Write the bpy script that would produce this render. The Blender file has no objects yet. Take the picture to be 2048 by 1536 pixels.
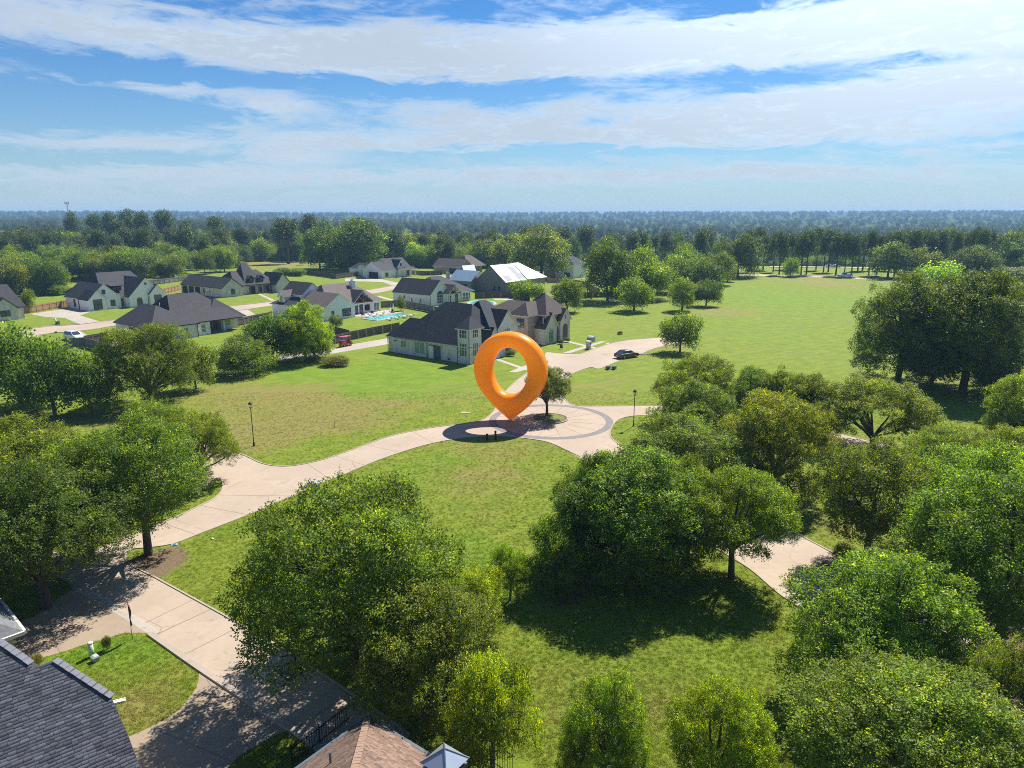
import bpy, bmesh, math, random
import numpy as np
from mathutils import Vector, Matrix
from mathutils.geometry import tessellate_polygon

sc = bpy.context.scene
COL = sc.collection
R = math.radians

# ------------------------------------------------------------------ camera
F, CX, CY, HZ, CAMH = 1420.0, 1024.0, 768.0, 430.0, 25.0      # pixels of the 2048x1536 photograph
PITCH = math.atan((CY - HZ) / F)
cam_d = bpy.data.cameras.new('camera'); cam = bpy.data.objects.new('camera', cam_d); COL.objects.link(cam)
cam.location = (0, 0, CAMH); cam.rotation_euler = (math.pi / 2 - PITCH, 0, 0)
cam_d.sensor_width = 36; cam_d.lens = 36 * F / 2048; cam_d.clip_start = 0.5; cam_d.clip_end = 20000
sc.camera = cam

# ------------------------------------------------------------------ light
SUN_AZ, SUN_EL = R(57), R(50)          # azimuth measured from +X towards +Y
SUN = Vector((math.cos(SUN_EL) * math.cos(SUN_AZ), math.cos(SUN_EL) * math.sin(SUN_AZ), math.sin(SUN_EL)))
sun_d = bpy.data.lights.new('sun', 'SUN'); sun_d.energy = 5.0; sun_d.angle = R(0.53); sun_d.color = (1, 0.945, 0.86)
sun = bpy.data.objects.new('sun', sun_d); COL.objects.link(sun)
sun.rotation_euler = SUN.to_track_quat('Z', 'Y').to_euler(); sun.location = (60, 90, 120)
sc.view_settings.view_transform = 'Standard'; sc.view_settings.look = 'None'
sc.view_settings.exposure = 0.95; sc.view_settings.gamma = 1
sc.cycles.use_denoising = False; sc.cycles.pixel_filter_type = 'BLACKMAN_HARRIS'; sc.cycles.filter_width = 1.0
sc.cycles.max_bounces = 8; sc.cycles.diffuse_bounces = 3; sc.cycles.glossy_bounces = 2
sc.cycles.transmission_bounces = 4; sc.cycles.volume_bounces = 1; sc.cycles.transparent_max_bounces = 8
sc.cycles.sample_clamp_indirect = 4.0; sc.cycles.caustics_reflective = False; sc.cycles.caustics_refractive = False

def px_dir(u, v):
    a = (u - CX) / F; b = (CY - v) / F
    return Vector((a, math.cos(PITCH) + b * math.sin(PITCH), -math.sin(PITCH) + b * math.cos(PITCH)))
def G(u, v, z=0.0):
    d = px_dir(u, v); t = (z - CAMH) / d.z
    return (d.x * t, d.y * t)
def project(x, y, z):
    dz = z - CAMH
    d = y * math.cos(PITCH) - dz * math.sin(PITCH); up = y * math.sin(PITCH) + dz * math.cos(PITCH)
    return (CX + F * x / d, CY - F * up / d, d)
def height_at(u, v, vtop, z0=0.0):
    x, y = G(u, v, z0); lo, hi = z0, 80.0
    for _ in range(40):
        m = (lo + hi) / 2
        if project(x, y, m)[1] > vtop: lo = m
        else: hi = m
    return lo - z0

# ------------------------------------------------------------------ sky
world = bpy.data.worlds.new('World'); sc.world = world; world.use_nodes = True
wn, wl = world.node_tree.nodes, world.node_tree.links
wn.clear()
def wm(op, a, b=None, c=None, clamp=False):
    n = wn.new('ShaderNodeMath'); n.operation = op; n.use_clamp = clamp
    for i, s in enumerate((a, b, c)):
        if s is None: continue
        if isinstance(s, (int, float)): n.inputs[i].default_value = s
        else: wl.new(s, n.inputs[i])
    return n.outputs[0]
def wsmooth(x, lo, hi):
    n = wn.new('ShaderNodeMapRange'); n.interpolation_type = 'SMOOTHSTEP'; wl.new(x, n.inputs[0])
    n.inputs[1].default_value = lo; n.inputs[2].default_value = hi
    return n.outputs[0]
def wmix(f, a, b):
    n = wn.new('ShaderNodeMix'); n.data_type = 'RGBA'
    for s, i in ((f, 0), (a, 6), (b, 7)):
        if isinstance(s, (int, float)): n.inputs[i].default_value = s
        elif isinstance(s, tuple): n.inputs[i].default_value = (*s, 1)
        else: wl.new(s, n.inputs[i])
    return n.outputs[2]
sky = wn.new('ShaderNodeTexSky'); sky.sky_type = 'NISHITA'; sky.sun_disc = False
sky.sun_elevation = SUN_EL; sky.sun_rotation = math.pi / 2 - SUN_AZ
sky.altitude = 100; sky.air_density = 1.0; sky.dust_density = 0.5; sky.ozone_density = 2.5
tc = wn.new('ShaderNodeTexCoord'); sep = wn.new('ShaderNodeSeparateXYZ'); wl.new(tc.outputs['Generated'], sep.inputs[0])
X, Y, Z = sep.outputs
az = wm('ARCTAN2', X, Y); el = wm('ARCSINE', Z)
def wvec(x, y, z=0.0):
    c = wn.new('ShaderNodeCombineXYZ')
    for i, q in enumerate((x, y, z)):
        if isinstance(q, (int, float)): c.inputs[i].default_value = q
        else: wl.new(q, c.inputs[i])
    return c.outputs[0]
def vmath(op, a, b=None, c=None):
    n = wn.new('ShaderNodeVectorMath'); n.operation = op
    for i, q in enumerate((a, b, c)):
        if q is None: continue
        if isinstance(q, tuple): n.inputs[i].default_value = q
        else: wl.new(q, n.inputs[i])
    return n.outputs['Value' if op == 'DOT_PRODUCT' else 'Vector']
def noise(vec, scale, detail=5, rough=0.55, dist=0.0):
    n = wn.new('ShaderNodeTexNoise'); n.inputs['Scale'].default_value = scale; n.inputs['Detail'].default_value = detail
    n.inputs['Roughness'].default_value = rough; n.inputs['Distortion'].default_value = dist
    wl.new(vec, n.inputs['Vector']); return n
ae = wvec(az, el)
n1 = noise(vmath('MULTIPLY', ae, (3.0, 13.0, 1.0)), 1.0, 6, .60, .7)
n2 = noise(vmath('MULTIPLY', ae, (9.0, 42.0, 1.0)), 1.0, 5, .62, 1.1)
n3 = noise(vmath('MULTIPLY', ae, (26.0, 95.0, 1.0)), 1.0, 4, .65, 1.5)
nz_big, nz_fine, nz_warp = n1.outputs[0], n2.outputs[0], n1.outputs[0]
# warped sky angles carry the individual cloud banks
warp = vmath('SUBTRACT', n2.outputs['Color'], (.5, .5, .5))
aew = vmath('MULTIPLY_ADD', warp, (.10, .045, 0.0), ae)
def ang(u, v):
    d = px_dir(u, v).normalized(); return math.atan2(d.x, d.y), math.asin(d.z)
CLOUDS = [(300, 60, 520, 50, .60), (760, 120, 330, 32, .45), (1050, 110, 420, 42, .60), (1480, 85, 380, 50, .60), (1860, 60, 300, 60, .75), (1900, 175, 230, 40, .55),
          (1780, 195, 260, 34, .55), (325, 182, 78, 17, .75), (560, 212, 105, 26, .70), (1130, 120, 200, 40, .25),
          (1000, 238, 240, 32, .55), (1500, 230, 330, 40, .65), (1240, 265, 300, 22, .45), (320, 285, 260, 11, .55), (590, 312, 100, 20, .7),
          (860, 290, 280, 17, .55), (1750, 275, 330, 22, .5), (600, 352, 900, 18, .45), (1500, 345, 800, 17, .45), (600, 268, 200, 14, .4),
          (30, 132, 55, 11, .5), (130, 158, 60, 8, .4), (1960, 298, 130, 5, .4), (1350, 180, 90, 14, .4),
          (190, 135, 200, 20, -.60), (90, 200, 150, 34, -.60), (250, 228, 170, 16, -.45), (700, 172, 300, 12, -.60), (650, 200, 60, 16, -.3), (870, 190, 110, 14, -.45), (930, 15, 45, 13, -.55), (620, 35, 80, 10, -.25),
          (1080, 175, 110, 22, -.50), (1520, 160, 200, 20, -.75), (1190, 242, 60, 10, -.5), (1150, 302, 560, 9, -.60), (1760, 225, 140, 9, -.55), (200, 318, 420, 9, -.5), (1480, 12, 90, 12, -.55), (1380, 35, 40, 8, -.3), (1640, 130, 150, 16, -.35), (1770, 110, 90, 30, -.35), (1930, 118, 80, 14, -.25), (500, 18, 300, 9, -.25), (1120, 30, 120, 9, -.2)]
dens = wm('MULTIPLY_ADD', nz_big, 0.95, -.40)
dens = wm('MULTIPLY_ADD', nz_fine, 1.25, wm('ADD', dens, -.86))
dens = wm('MULTIPLY_ADD', n3.outputs[0], .75, wm('SUBTRACT', dens, .18))
for (u, v, hw, hh, amp) in CLOUDS:
    a0, e0 = ang(u, v); sa, se = hw / F, hh / F
    q = vmath('MULTIPLY_ADD', aew, (1 / sa, 1 / se, 0.0), (-a0 / sa, -e0 / se, 0.0))
    dens = wm('MULTIPLY_ADD', wm('POWER', .36788, vmath('DOT_PRODUCT', q, q)), amp, dens)
dens = wm('SUBTRACT', dens, wm('MULTIPLY', wsmooth(el, .30, .75), .05))      # cloud banks thin out overhead, as broken cloud does
cover = wsmooth(dens, -0.10, 0.80)
# brightness of the cloud itself: forward scattering towards the sun, thicker parts greyer
dp = wn.new('ShaderNodeVectorMath'); dp.operation = 'DOT_PRODUCT'; wl.new(tc.outputs['Generated'], dp.inputs[0]); dp.inputs[1].default_value = SUN
fw = wsmooth(dp.outputs['Value'], 0.62, 1.0)
glow = wm('ADD', 0.96, wm('MULTIPLY', fw, 1.5))
shade = wm('SUBTRACT', 1.13, wm('MULTIPLY', wsmooth(wm('MULTIPLY_ADD', n3.outputs[0], 1.5, wm('MULTIPLY_ADD', nz_fine, 1.2, wm('SUBTRACT', dens, 1.35))), .0, 1.0), 0.24))
cb = wn.new('ShaderNodeCombineColor')
cbri = wm('MULTIPLY', glow, shade)
CLOUD_GAIN = 5.4
wl.new(wm('MULTIPLY', cbri, 0.80 * CLOUD_GAIN), cb.inputs[0]); wl.new(wm('MULTIPLY', cbri, 0.93 * CLOUD_GAIN), cb.inputs[1]); wl.new(wm('MULTIPLY', cbri, 1.08 * CLOUD_GAIN), cb.inputs[2])
hs = wn.new('ShaderNodeHueSaturation'); hs.inputs['Saturation'].default_value = 1.3; hs.inputs['Value'].default_value = 1.0
wl.new(sky.outputs[0], hs.inputs['Color'])
tint = wn.new('ShaderNodeMix'); tint.data_type = 'RGBA'; tint.blend_type = 'MULTIPLY'; tint.inputs[0].default_value = 1
wl.new(hs.outputs[0], tint.inputs[6]); tint.inputs[7].default_value = (.29, .54, .73, 1)
skyc = wmix(wm('MULTIPLY', cover, .92), tint.outputs[2], cb.outputs[0])
# low haze towards the horizon
hor = wm('EXPONENT', wm('MULTIPLY', wm('MAXIMUM', el, 0.0), -11.5))
skyc = wmix(wm('MULTIPLY', hor, 0.90), skyc, (0.66 * CLOUD_GAIN, 0.79 * CLOUD_GAIN, 0.93 * CLOUD_GAIN))
bg = wn.new('ShaderNodeBackground'); bg.inputs['Strength'].default_value = 0.080; wl.new(skyc, bg.inputs[0])
wo = wn.new('ShaderNodeOutputWorld'); wl.new(bg.outputs[0], wo.inputs[0])

# ------------------------------------------------------------------ helpers
def tag(o, label=None, cat=None, group=None, kind=None):
    if label: o['label'] = label
    if cat: o['category'] = cat
    if group: o['group'] = group
    if kind: o['kind'] = kind
    return o
def thing(name, label, cat, loc=(0, 0, 0), rz=0.0, group=None):
    o = bpy.data.objects.new(name, None); COL.objects.link(o); o.empty_display_size = 0.5
    o.location = loc; o.rotation_euler = (0, 0, rz); return tag(o, label, cat, group)
def obj(name, me, mat=None, parent=None):
    o = bpy.data.objects.new(name, me); COL.objects.link(o)
    if mat is not None:
        for m in (mat if isinstance(mat, (list, tuple)) else [mat]): me.materials.append(m)
    if parent is not None: o.parent = parent
    return o
class MB:
    def __init__(s): s.v = []; s.f = []; s.m = []; s.smooth = False
    def add(s, vs, fs, mi=0):
        n = len(s.v); s.v += [tuple(p) for p in vs]
        for f in fs: s.f.append(tuple(i + n for i in f)); s.m.append(mi)
        return s
    def box(s, x0, x1, y0, y1, z0, z1, mi=0):
        return s.add([(x0, y0, z0), (x1, y0, z0), (x1, y1, z0), (x0, y1, z0), (x0, y0, z1), (x1, y0, z1), (x1, y1, z1), (x0, y1, z1)],
                     [(3, 2, 1, 0), (4, 5, 6, 7), (0, 1, 5, 4), (1, 2, 6, 5), (2, 3, 7, 6), (3, 0, 4, 7)], mi)
    def bar(s, p, q, w, h=None, mi=0):
        p, q = Vector(p), Vector(q); d = (q - p).normalized(); h = h or w
        up = Vector((0, 0, 1)) if abs(d.z) < .95 else Vector((1, 0, 0))
        a = d.cross(up).normalized() * w / 2; b = a.cross(d).normalized() * h / 2
        vs = [c + sa * a + sb * b for c in (p, q) for sa, sb in ((-1, -1), (1, -1), (1, 1), (-1, 1))]
        return s.add(vs, [(0, 1, 2, 3), (7, 6, 5, 4), (0, 4, 5, 1), (1, 5, 6, 2), (2, 6, 7, 3), (3, 7, 4, 0)], mi)
    def tube(s, pts, rad, n=8, mi=0, cap=True):
        pts = [Vector(p) for p in pts]; base = len(s.v)
        for i, p in enumerate(pts):
            d = (pts[min(i + 1, len(pts) - 1)] - pts[max(i - 1, 0)]).normalized()
            up = Vector((0, 0, 1)) if abs(d.z) < .9 else Vector((1, 0, 0))
            a = d.cross(up).normalized(); b = a.cross(d).normalized()
            r = rad[i] if isinstance(rad, (list, tuple)) else rad
            for k in range(n):
                t = 2 * math.pi * k / n; s.v.append(tuple(p + a * (math.cos(t) * r) + b * (math.sin(t) * r)))
        for i in range(len(pts) - 1):
            for k in range(n):
                k2 = (k + 1) % n
                s.f.append((base + i * n + k, base + i * n + k2, base + (i + 1) * n + k2, base + (i + 1) * n + k)); s.m.append(mi)
        if cap:
            s.f.append(tuple(base + k for k in reversed(range(n)))); s.m.append(mi)
            s.f.append(tuple(base + (len(pts) - 1) * n + k for k in range(n))); s.m.append(mi)
        return s
    def prism(s, poly, z0, z1, mi=0):
        n = len(poly)
        return s.add([(p[0], p[1], z0) for p in poly] + [(p[0], p[1], z1) for p in poly],
                     [tuple(reversed(range(n))), tuple(range(n, 2 * n))] + [(i, (i + 1) % n, n + (i + 1) % n, n + i) for i in range(n)], mi)
    def mesh(s, name, smooth=False):
        me = bpy.data.meshes.new(name); me.from_pydata(s.v, [], s.f)
        me.polygons.foreach_set('material_index', s.m)
        if smooth: me.polygons.foreach_set('use_smooth', [True] * len(s.f))
        me.update(); return me
    def build(s, name, mat, parent=None, smooth=False): return obj(name, s.mesh(name, smooth), mat, parent)
def fast_mesh(name, verts, faces):
    """verts (n,3) and faces (m,k) numpy arrays"""
    me = bpy.data.meshes.new(name); m, k = faces.shape
    me.vertices.add(len(verts)); me.vertices.foreach_set('co', np.ascontiguousarray(verts, dtype=np.float32).ravel())
    me.loops.add(m * k); me.loops.foreach_set('vertex_index', np.ascontiguousarray(faces, dtype=np.int32).ravel())
    me.polygons.add(m); me.polygons.foreach_set('loop_start', np.arange(0, m * k, k, dtype=np.int32))
    me.update(calc_edges=True); return me

# ------------------------------------------------------------------ materials
class NT:
    def __init__(s, name):
        s.mat = bpy.data.materials.new(name); s.mat.use_nodes = True
        s.n = s.mat.node_tree.nodes; s.l = s.mat.node_tree.links; s.b = s.n['Principled BSDF']; s.out = s.n['Material Output']
    def set(s, node, key, val):
        if hasattr(val, 'is_linked'): s.l.new(val, node.inputs[key])
        elif isinstance(val, tuple) and len(val) == 3 and node.inputs[key].type == 'RGBA': node.inputs[key].default_value = (*val, 1)
        else: node.inputs[key].default_value = val
    def coord(s, which='Object'):
        return s.n.new('ShaderNodeTexCoord').outputs[which]
    def pos(s): return s.n.new('ShaderNodeNewGeometry').outputs['Position']
    def map(s, vec, scale=(1, 1, 1), rot=(0, 0, 0)):
        n = s.n.new('ShaderNodeMapping'); s.l.new(vec, n.inputs[0]); n.inputs['Scale'].default_value = scale; n.inputs['Rotation'].default_value = rot
        return n.outputs[0]
    def noise(s, vec, scale, detail=4, rough=0.55, dist=0.0):
        n = s.n.new('ShaderNodeTexNoise'); s.l.new(vec, n.inputs['Vector']); n.inputs['Scale'].default_value = scale
        n.inputs['Detail'].default_value = detail; n.inputs['Roughness'].default_value = rough; n.inputs['Distortion'].default_value = dist
        return n.outputs[0]
    def ramp(s, x, lo, hi, a=0.0, b=1.0):
        n = s.n.new('ShaderNodeMapRange'); n.interpolation_type = 'SMOOTHSTEP'; s.l.new(x, n.inputs[0])
        for i, v in enumerate((lo, hi, a, b)): n.inputs[1 + i].default_value = v
        return n.outputs[0]
    def math(s, op, a, b=0.0):
        n = s.n.new('ShaderNodeMath'); n.operation = op
        for i, v in enumerate((a, b)):
            if hasattr(v, 'is_linked'): s.l.new(v, n.inputs[i])
            else: n.inputs[i].default_value = v
        return n.outputs[0]
    def mix(s, f, a, b, blend='MIX'):
        n = s.n.new('ShaderNodeMix'); n.data_type = 'RGBA'; n.blend_type = blend
        for v, i in ((f, 0), (a, 6), (b, 7)):
            if hasattr(v, 'is_linked'): s.l.new(v, n.inputs[i])
            elif isinstance(v, tuple): n.inputs[i].default_value = (*v, 1) if len(v) == 3 else v
            else: n.inputs[i].default_value = v
        return n.outputs[2]
    def attr(s, name):
        n = s.n.new('ShaderNodeAttribute'); n.attribute_name = name; return n
    def bump(s, h, strength=.3, dist=.05):
        n = s.n.new('ShaderNodeBump'); s.l.new(h, n.inputs['Height']); n.inputs['Strength'].default_value = strength; n.inputs['Distance'].default_value = dist
        s.l.new(n.outputs[0], s.b.inputs['Normal'])
MATS = {}
def simple(name, col, rough=.6, var=.15, scale=2.0, metal=0.0, spec=.3, bump=0.0, bscale=20.0):
    if name in MATS: return MATS[name]
    t = NT(name); p = t.coord('Object')
    c = tuple(min(1, x * (1 + var)) for x in col); d = tuple(x * (1 - var) for x in col)
    t.set(t.b, 'Base Color', t.mix(t.noise(p, scale, 5), d, c)); t.set(t.b, 'Roughness', rough); t.set(t.b, 'Metallic', metal); t.set(t.b, 'Specular IOR Level', spec)
    if bump: t.bump(t.noise(p, bscale, 4), bump, .02)
    MATS[name] = t.mat; return t.mat
def shingle_mat(name, col, var=.35, zs=9.0):
    t = NT(name); p = t.coord('Object')
    g = t.noise(p, 3.0, 5, .7); h = t.noise(t.map(p, (2.2, 2.2, 9.0)), 1.6, 2, .6); w = t.noise(p, 0.25, 3)
    f = t.math('ADD', t.math('MULTIPLY', g, .45), t.math('MULTIPLY', h, .55))
    c = t.mix(t.ramp(f, .3, .7), tuple(x * (1 - var) for x in col), tuple(min(1, x * (1 + var)) for x in col))
    c = t.mix(t.ramp(w, .35, .75, 0, .25), c, tuple(x * 1.35 for x in col))
    t.set(t.b, 'Base Color', c); t.set(t.b, 'Roughness', .85); t.set(t.b, 'Specular IOR Level', .25)
    wv = t.n.new('ShaderNodeTexWave'); wv.bands_direction = 'Z'; wv.wave_profile = 'SAW'; t.l.new(p, wv.inputs[0]); wv.inputs['Scale'].default_value = 3.2; wv.inputs['Distortion'].default_value = .3
    t.bump(t.math('ADD', wv.outputs['Fac'], t.math('MULTIPLY', g, .6)), .35, .03)
    MATS[name] = t.mat; return t.mat
def brick_mat(name, c1, c2, mortar, scale=1.0):
    t = NT(name); p = t.coord('Object'); sp = t.n.new('ShaderNodeSeparateXYZ'); t.l.new(p, sp.inputs[0])
    cb = t.n.new('ShaderNodeCombineXYZ'); t.l.new(t.math('ADD', sp.outputs[0], sp.outputs[1]), cb.inputs[0]); t.l.new(sp.outputs[2], cb.inputs[1])
    b = t.n.new('ShaderNodeTexBrick'); t.l.new(cb.outputs[0], b.inputs['Vector']); b.inputs['Scale'].default_value = 1.0
    b.inputs['Brick Width'].default_value = .24 * scale; b.inputs['Row Height'].default_value = .09 * scale; b.inputs['Mortar Size'].default_value = .009 * scale; b.inputs['Bias'].default_value = -.1
    t.set(b, 'Color1', c1); t.set(b, 'Color2', c2); t.set(b, 'Mortar', mortar)
    st = t.noise(t.map(p, (1, 1, .5)), 1.1, 6, .65)
    c = t.mix(t.ramp(st, .42, .68, 0, .55), b.outputs['Color'], tuple(x * .62 for x in c2))
    t.set(t.b, 'Base Color', c); t.set(t.b, 'Roughness', .85); t.bump(t.math('ADD', b.outputs['Fac'], st), .25, .02)
    MATS[name] = t.mat; return t.mat
def batten_mat(name, col):
    t = NT(name); p = t.coord('Object'); sp = t.n.new('ShaderNodeSeparateXYZ'); t.l.new(p, sp.inputs[0])
    s = t.math('ADD', sp.outputs[0], sp.outputs[1]); s = t.math('FRACT', t.math('MULTIPLY', s, 2.2))
    k = t.math('LESS_THAN', s, .14)
    n = t.noise(p, 1.0, 5)
    t.set(t.b, 'Base Color', t.mix(n, tuple(x * .92 for x in col), col)); t.set(t.b, 'Roughness', .6); t.bump(k, .6, .04)
    MATS[name] = t.mat; return t.mat
def glass_mat(name, col=(.03, .045, .055)):
    t = NT(name); p = t.coord('Object'); t.set(t.b, 'Base Color', t.mix(t.noise(p, .9, 2), col, tuple(x * 2.2 for x in col)))
    t.set(t.b, 'Roughness', .06); t.set(t.b, 'Specular IOR Level', .7); MATS[name] = t.mat; return t.mat
def concrete_mat(name, col, dark=.72, far=False):
    t = NT(name); p = t.pos()
    a = t.noise(p, .12, 5, .6); b = t.noise(p, 1.7, 6, .7); c = t.noise(t.map(p, (1, 1, 1)), 30, 3, .7)
    k = t.mix(t.ramp(a, .35, .68), tuple(x * .86 for x in col), col)
    k = t.mix(t.ramp(b, .45, .75, 0, .5), k, tuple(x * dark for x in col))
    k = t.mix(t.ramp(c, .35, .75, 0, .25), k, tuple(x * .7 for x in col))
    st = t.noise(t.map(p, (.5, .5, .5)), .9, 6, .7, 1.2); k = t.mix(t.ramp(st, .56, .72, 0, .55), k, tuple(x * .55 for x in col))
    vo = t.n.new('ShaderNodeTexVoronoi'); t.l.new(t.map(p, (.22, .22, .22), (0, 0, .6)), vo.inputs['Vector']); vo.distance = 'CHEBYCHEV'; vo.inputs['Scale'].default_value = 1.0; vb = t.n.new('ShaderNodeSeparateColor'); t.l.new(vo.outputs['Color'], vb.inputs[0]); k = t.mix(t.math('MULTIPLY', vb.outputs[0], .22), k, tuple(x * .6 for x in col))
    cr = t.n.new('ShaderNodeTexVoronoi'); cr.feature = 'DISTANCE_TO_EDGE'; t.l.new(t.map(p, (.17, .17, .17)), cr.inputs['Vector']); cr.inputs['Scale'].default_value = 1.0
    ck = t.math('MULTIPLY', t.math('LESS_THAN', cr.outputs['Distance'], .006), t.ramp(t.noise(p, .2, 3), .5, .6))
    k = t.mix(t.math('MULTIPLY', ck, .5), k, tuple(x * .35 for x in col))
    t.set(t.b, 'Base Color', k); t.set(t.b, 'Roughness', .85); t.set(t.b, 'Specular IOR Level', .3); t.bump(t.math('ADD', b, c), .12, .01)
    MATS[name] = t.mat; return t.mat
def leaf_mat(name, trans=.42, tint=(1, 1, 1)):
    t = NT(name); a = t.attr('leaf_color').outputs['Color']
    oi = t.n.new('ShaderNodeObjectInfo'); hs_ = t.n.new('ShaderNodeHueSaturation')
    t.l.new(t.ramp(oi.outputs['Random'], 0, 1, .485, .515), hs_.inputs['Hue']); hs_.inputs['Saturation'].default_value = 1.0
    t.l.new(t.ramp(oi.outputs['Random'], 0, 1, .88, 1.12), hs_.inputs['Value'])
    t.l.new(t.mix(1.0, a, tint, 'MULTIPLY'), hs_.inputs['Color']); col = hs_.outputs[0]
    t.set(t.b, 'Base Color', col); t.set(t.b, 'Roughness', .55); t.set(t.b, 'Specular IOR Level', .22)
    tr = t.n.new('ShaderNodeBsdfTranslucent'); t.l.new(t.mix(1.0, col, (1.6, 1.75, .5), 'MULTIPLY'), tr.inputs[0])
    m = t.n.new('ShaderNodeMixShader'); m.inputs[0].default_value = trans; t.l.new(t.b.outputs[0], m.inputs[1]); t.l.new(tr.outputs[0], m.inputs[2])
    t.l.new(m.outputs[0], t.out.inputs[0]); MATS[name] = t.mat; return t.mat

M_BARK = simple('bark', (.085, .068, .052), .9, .35, 6, bump=.6, bscale=14)
M_BARKP = simple('pine_bark', (.095, .065, .048), .9, .35, 6)
LEAF = {'elm': leaf_mat('leaf_elm', .48, (1, 1, 1)), 'dark': leaf_mat('leaf_dark', .34, (.74, .82, .78)), 'light': leaf_mat('leaf_light', .5, (1.2, 1.2, .95)),
        'lime': leaf_mat('leaf_lime', .55, (1.5, 1.52, .85)), 'olive': leaf_mat('leaf_olive', .42, (1.18, 1.08, 1.0)), 'pine': leaf_mat('leaf_pine', .25, (.78, .82, .85)),
        'brown': leaf_mat('leaf_brown', .3, (1.35, .98, 1.1)), 'gold': leaf_mat('leaf_gold', .45, (1.42, 1.26, .85)), 'grey': leaf_mat('leaf_grey', .3, (1.15, 1.05, 1.5))}
M_CONC = concrete_mat('road_concrete', (.41, .325, .245))
M_DRIVE = concrete_mat('drive_concrete', (.32, .248, .175), .7)
M_PALE = concrete_mat('pale_concrete', (.40, .355, .295), .85)
M_KERB = concrete_mat('kerb_concrete', (.37, .315, .25), .75)
M_JOINT = simple('joint_tar', (.20, .162, .122), .9)
M_ROOF_DK = shingle_mat('shingle_charcoal', (.042, .041, .047))
M_ROOF_NV = shingle_mat('shingle_slate_blue', (.027, .033, .044))
M_ROOF_BR = shingle_mat('shingle_brown', (.088, .070, .067))
M_ROOF_TN = shingle_mat('shingle_tan', (.125, .10, .092))
M_WHITE = simple('white_paint', (.80, .78, .79), .55, .05)
M_WBRICK = brick_mat('white_brick', (.80, .75, .73), (.67, .63, .61), (.76, .72, .71))
M_CREAM = brick_mat('cream_brick', (.70, .65, .58), (.55, .49, .43), (.64, .60, .55))
M_RBRICK = brick_mat('rose_brick', (.46, .30, .235), (.38, .26, .21), (.48, .42, .36))
M_GBRICK = brick_mat('grey_brick', (.36, .34, .32), (.24, .225, .21), (.34, .33, .31))
M_BATTEN = batten_mat('white_batten', (.88, .85, .87))
M_TRIM = simple('cream_trim', (.62, .58, .52), .5, .05)
M_BLACK = simple('black_trim', (.02, .02, .022), .45, .2)
M_GLASS = glass_mat('window_glass'); M_TEAL = glass_mat('teal_glass', (.07, .16, .145)); M_GREEN = glass_mat('green_glass', (.09, .20, .08))
M_DARK = simple('dark_opening', (.018, .02, .024), .8)
M_WOOD = simple('timber', (.20, .10, .055), .7, .3, 8)

# ------------------------------------------------------------------ terrain
def sst(a, b, x):
    t = np.clip((x - a) / (b - a), 0, 1); return t * t * (3 - 2 * t)
def vnoise(x, y, s, seed=0):
    """cheap smooth 2-D value noise for arrays"""
    x = np.asarray(x, float) / s; y = np.asarray(y, float) / s
    xi, yi = np.floor(x), np.floor(y); fx, fy = x - xi, y - yi
    fx = fx * fx * (3 - 2 * fx); fy = fy * fy * (3 - 2 * fy)
    def h(a, b):
        k = np.sin(a * 127.1 + b * 311.7 + seed * 74.7) * 43758.5453
        return k - np.floor(k)
    return (h(xi, yi) * (1 - fx) + h(xi + 1, yi) * fx) * (1 - fy) + (h(xi, yi + 1) * (1 - fx) + h(xi + 1, yi + 1) * fx) * fy
def tz(x, y):
    x = np.asarray(x, float); y = np.asarray(y, float); r = np.hypot(x, y)
    side = 0.5 + 0.5 * sst(-350, 250, x * 700 / np.maximum(r, 1))
    z = -20 * sst(345, 640, y + .10 * x) * side
    z = z + sst(1300, 4800, r) * (22 + 16 * side * sst(-.5, .8, x / np.maximum(r, 1)) + 9 * (vnoise(x, y, 900, 3) - .5))
    return z
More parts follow.
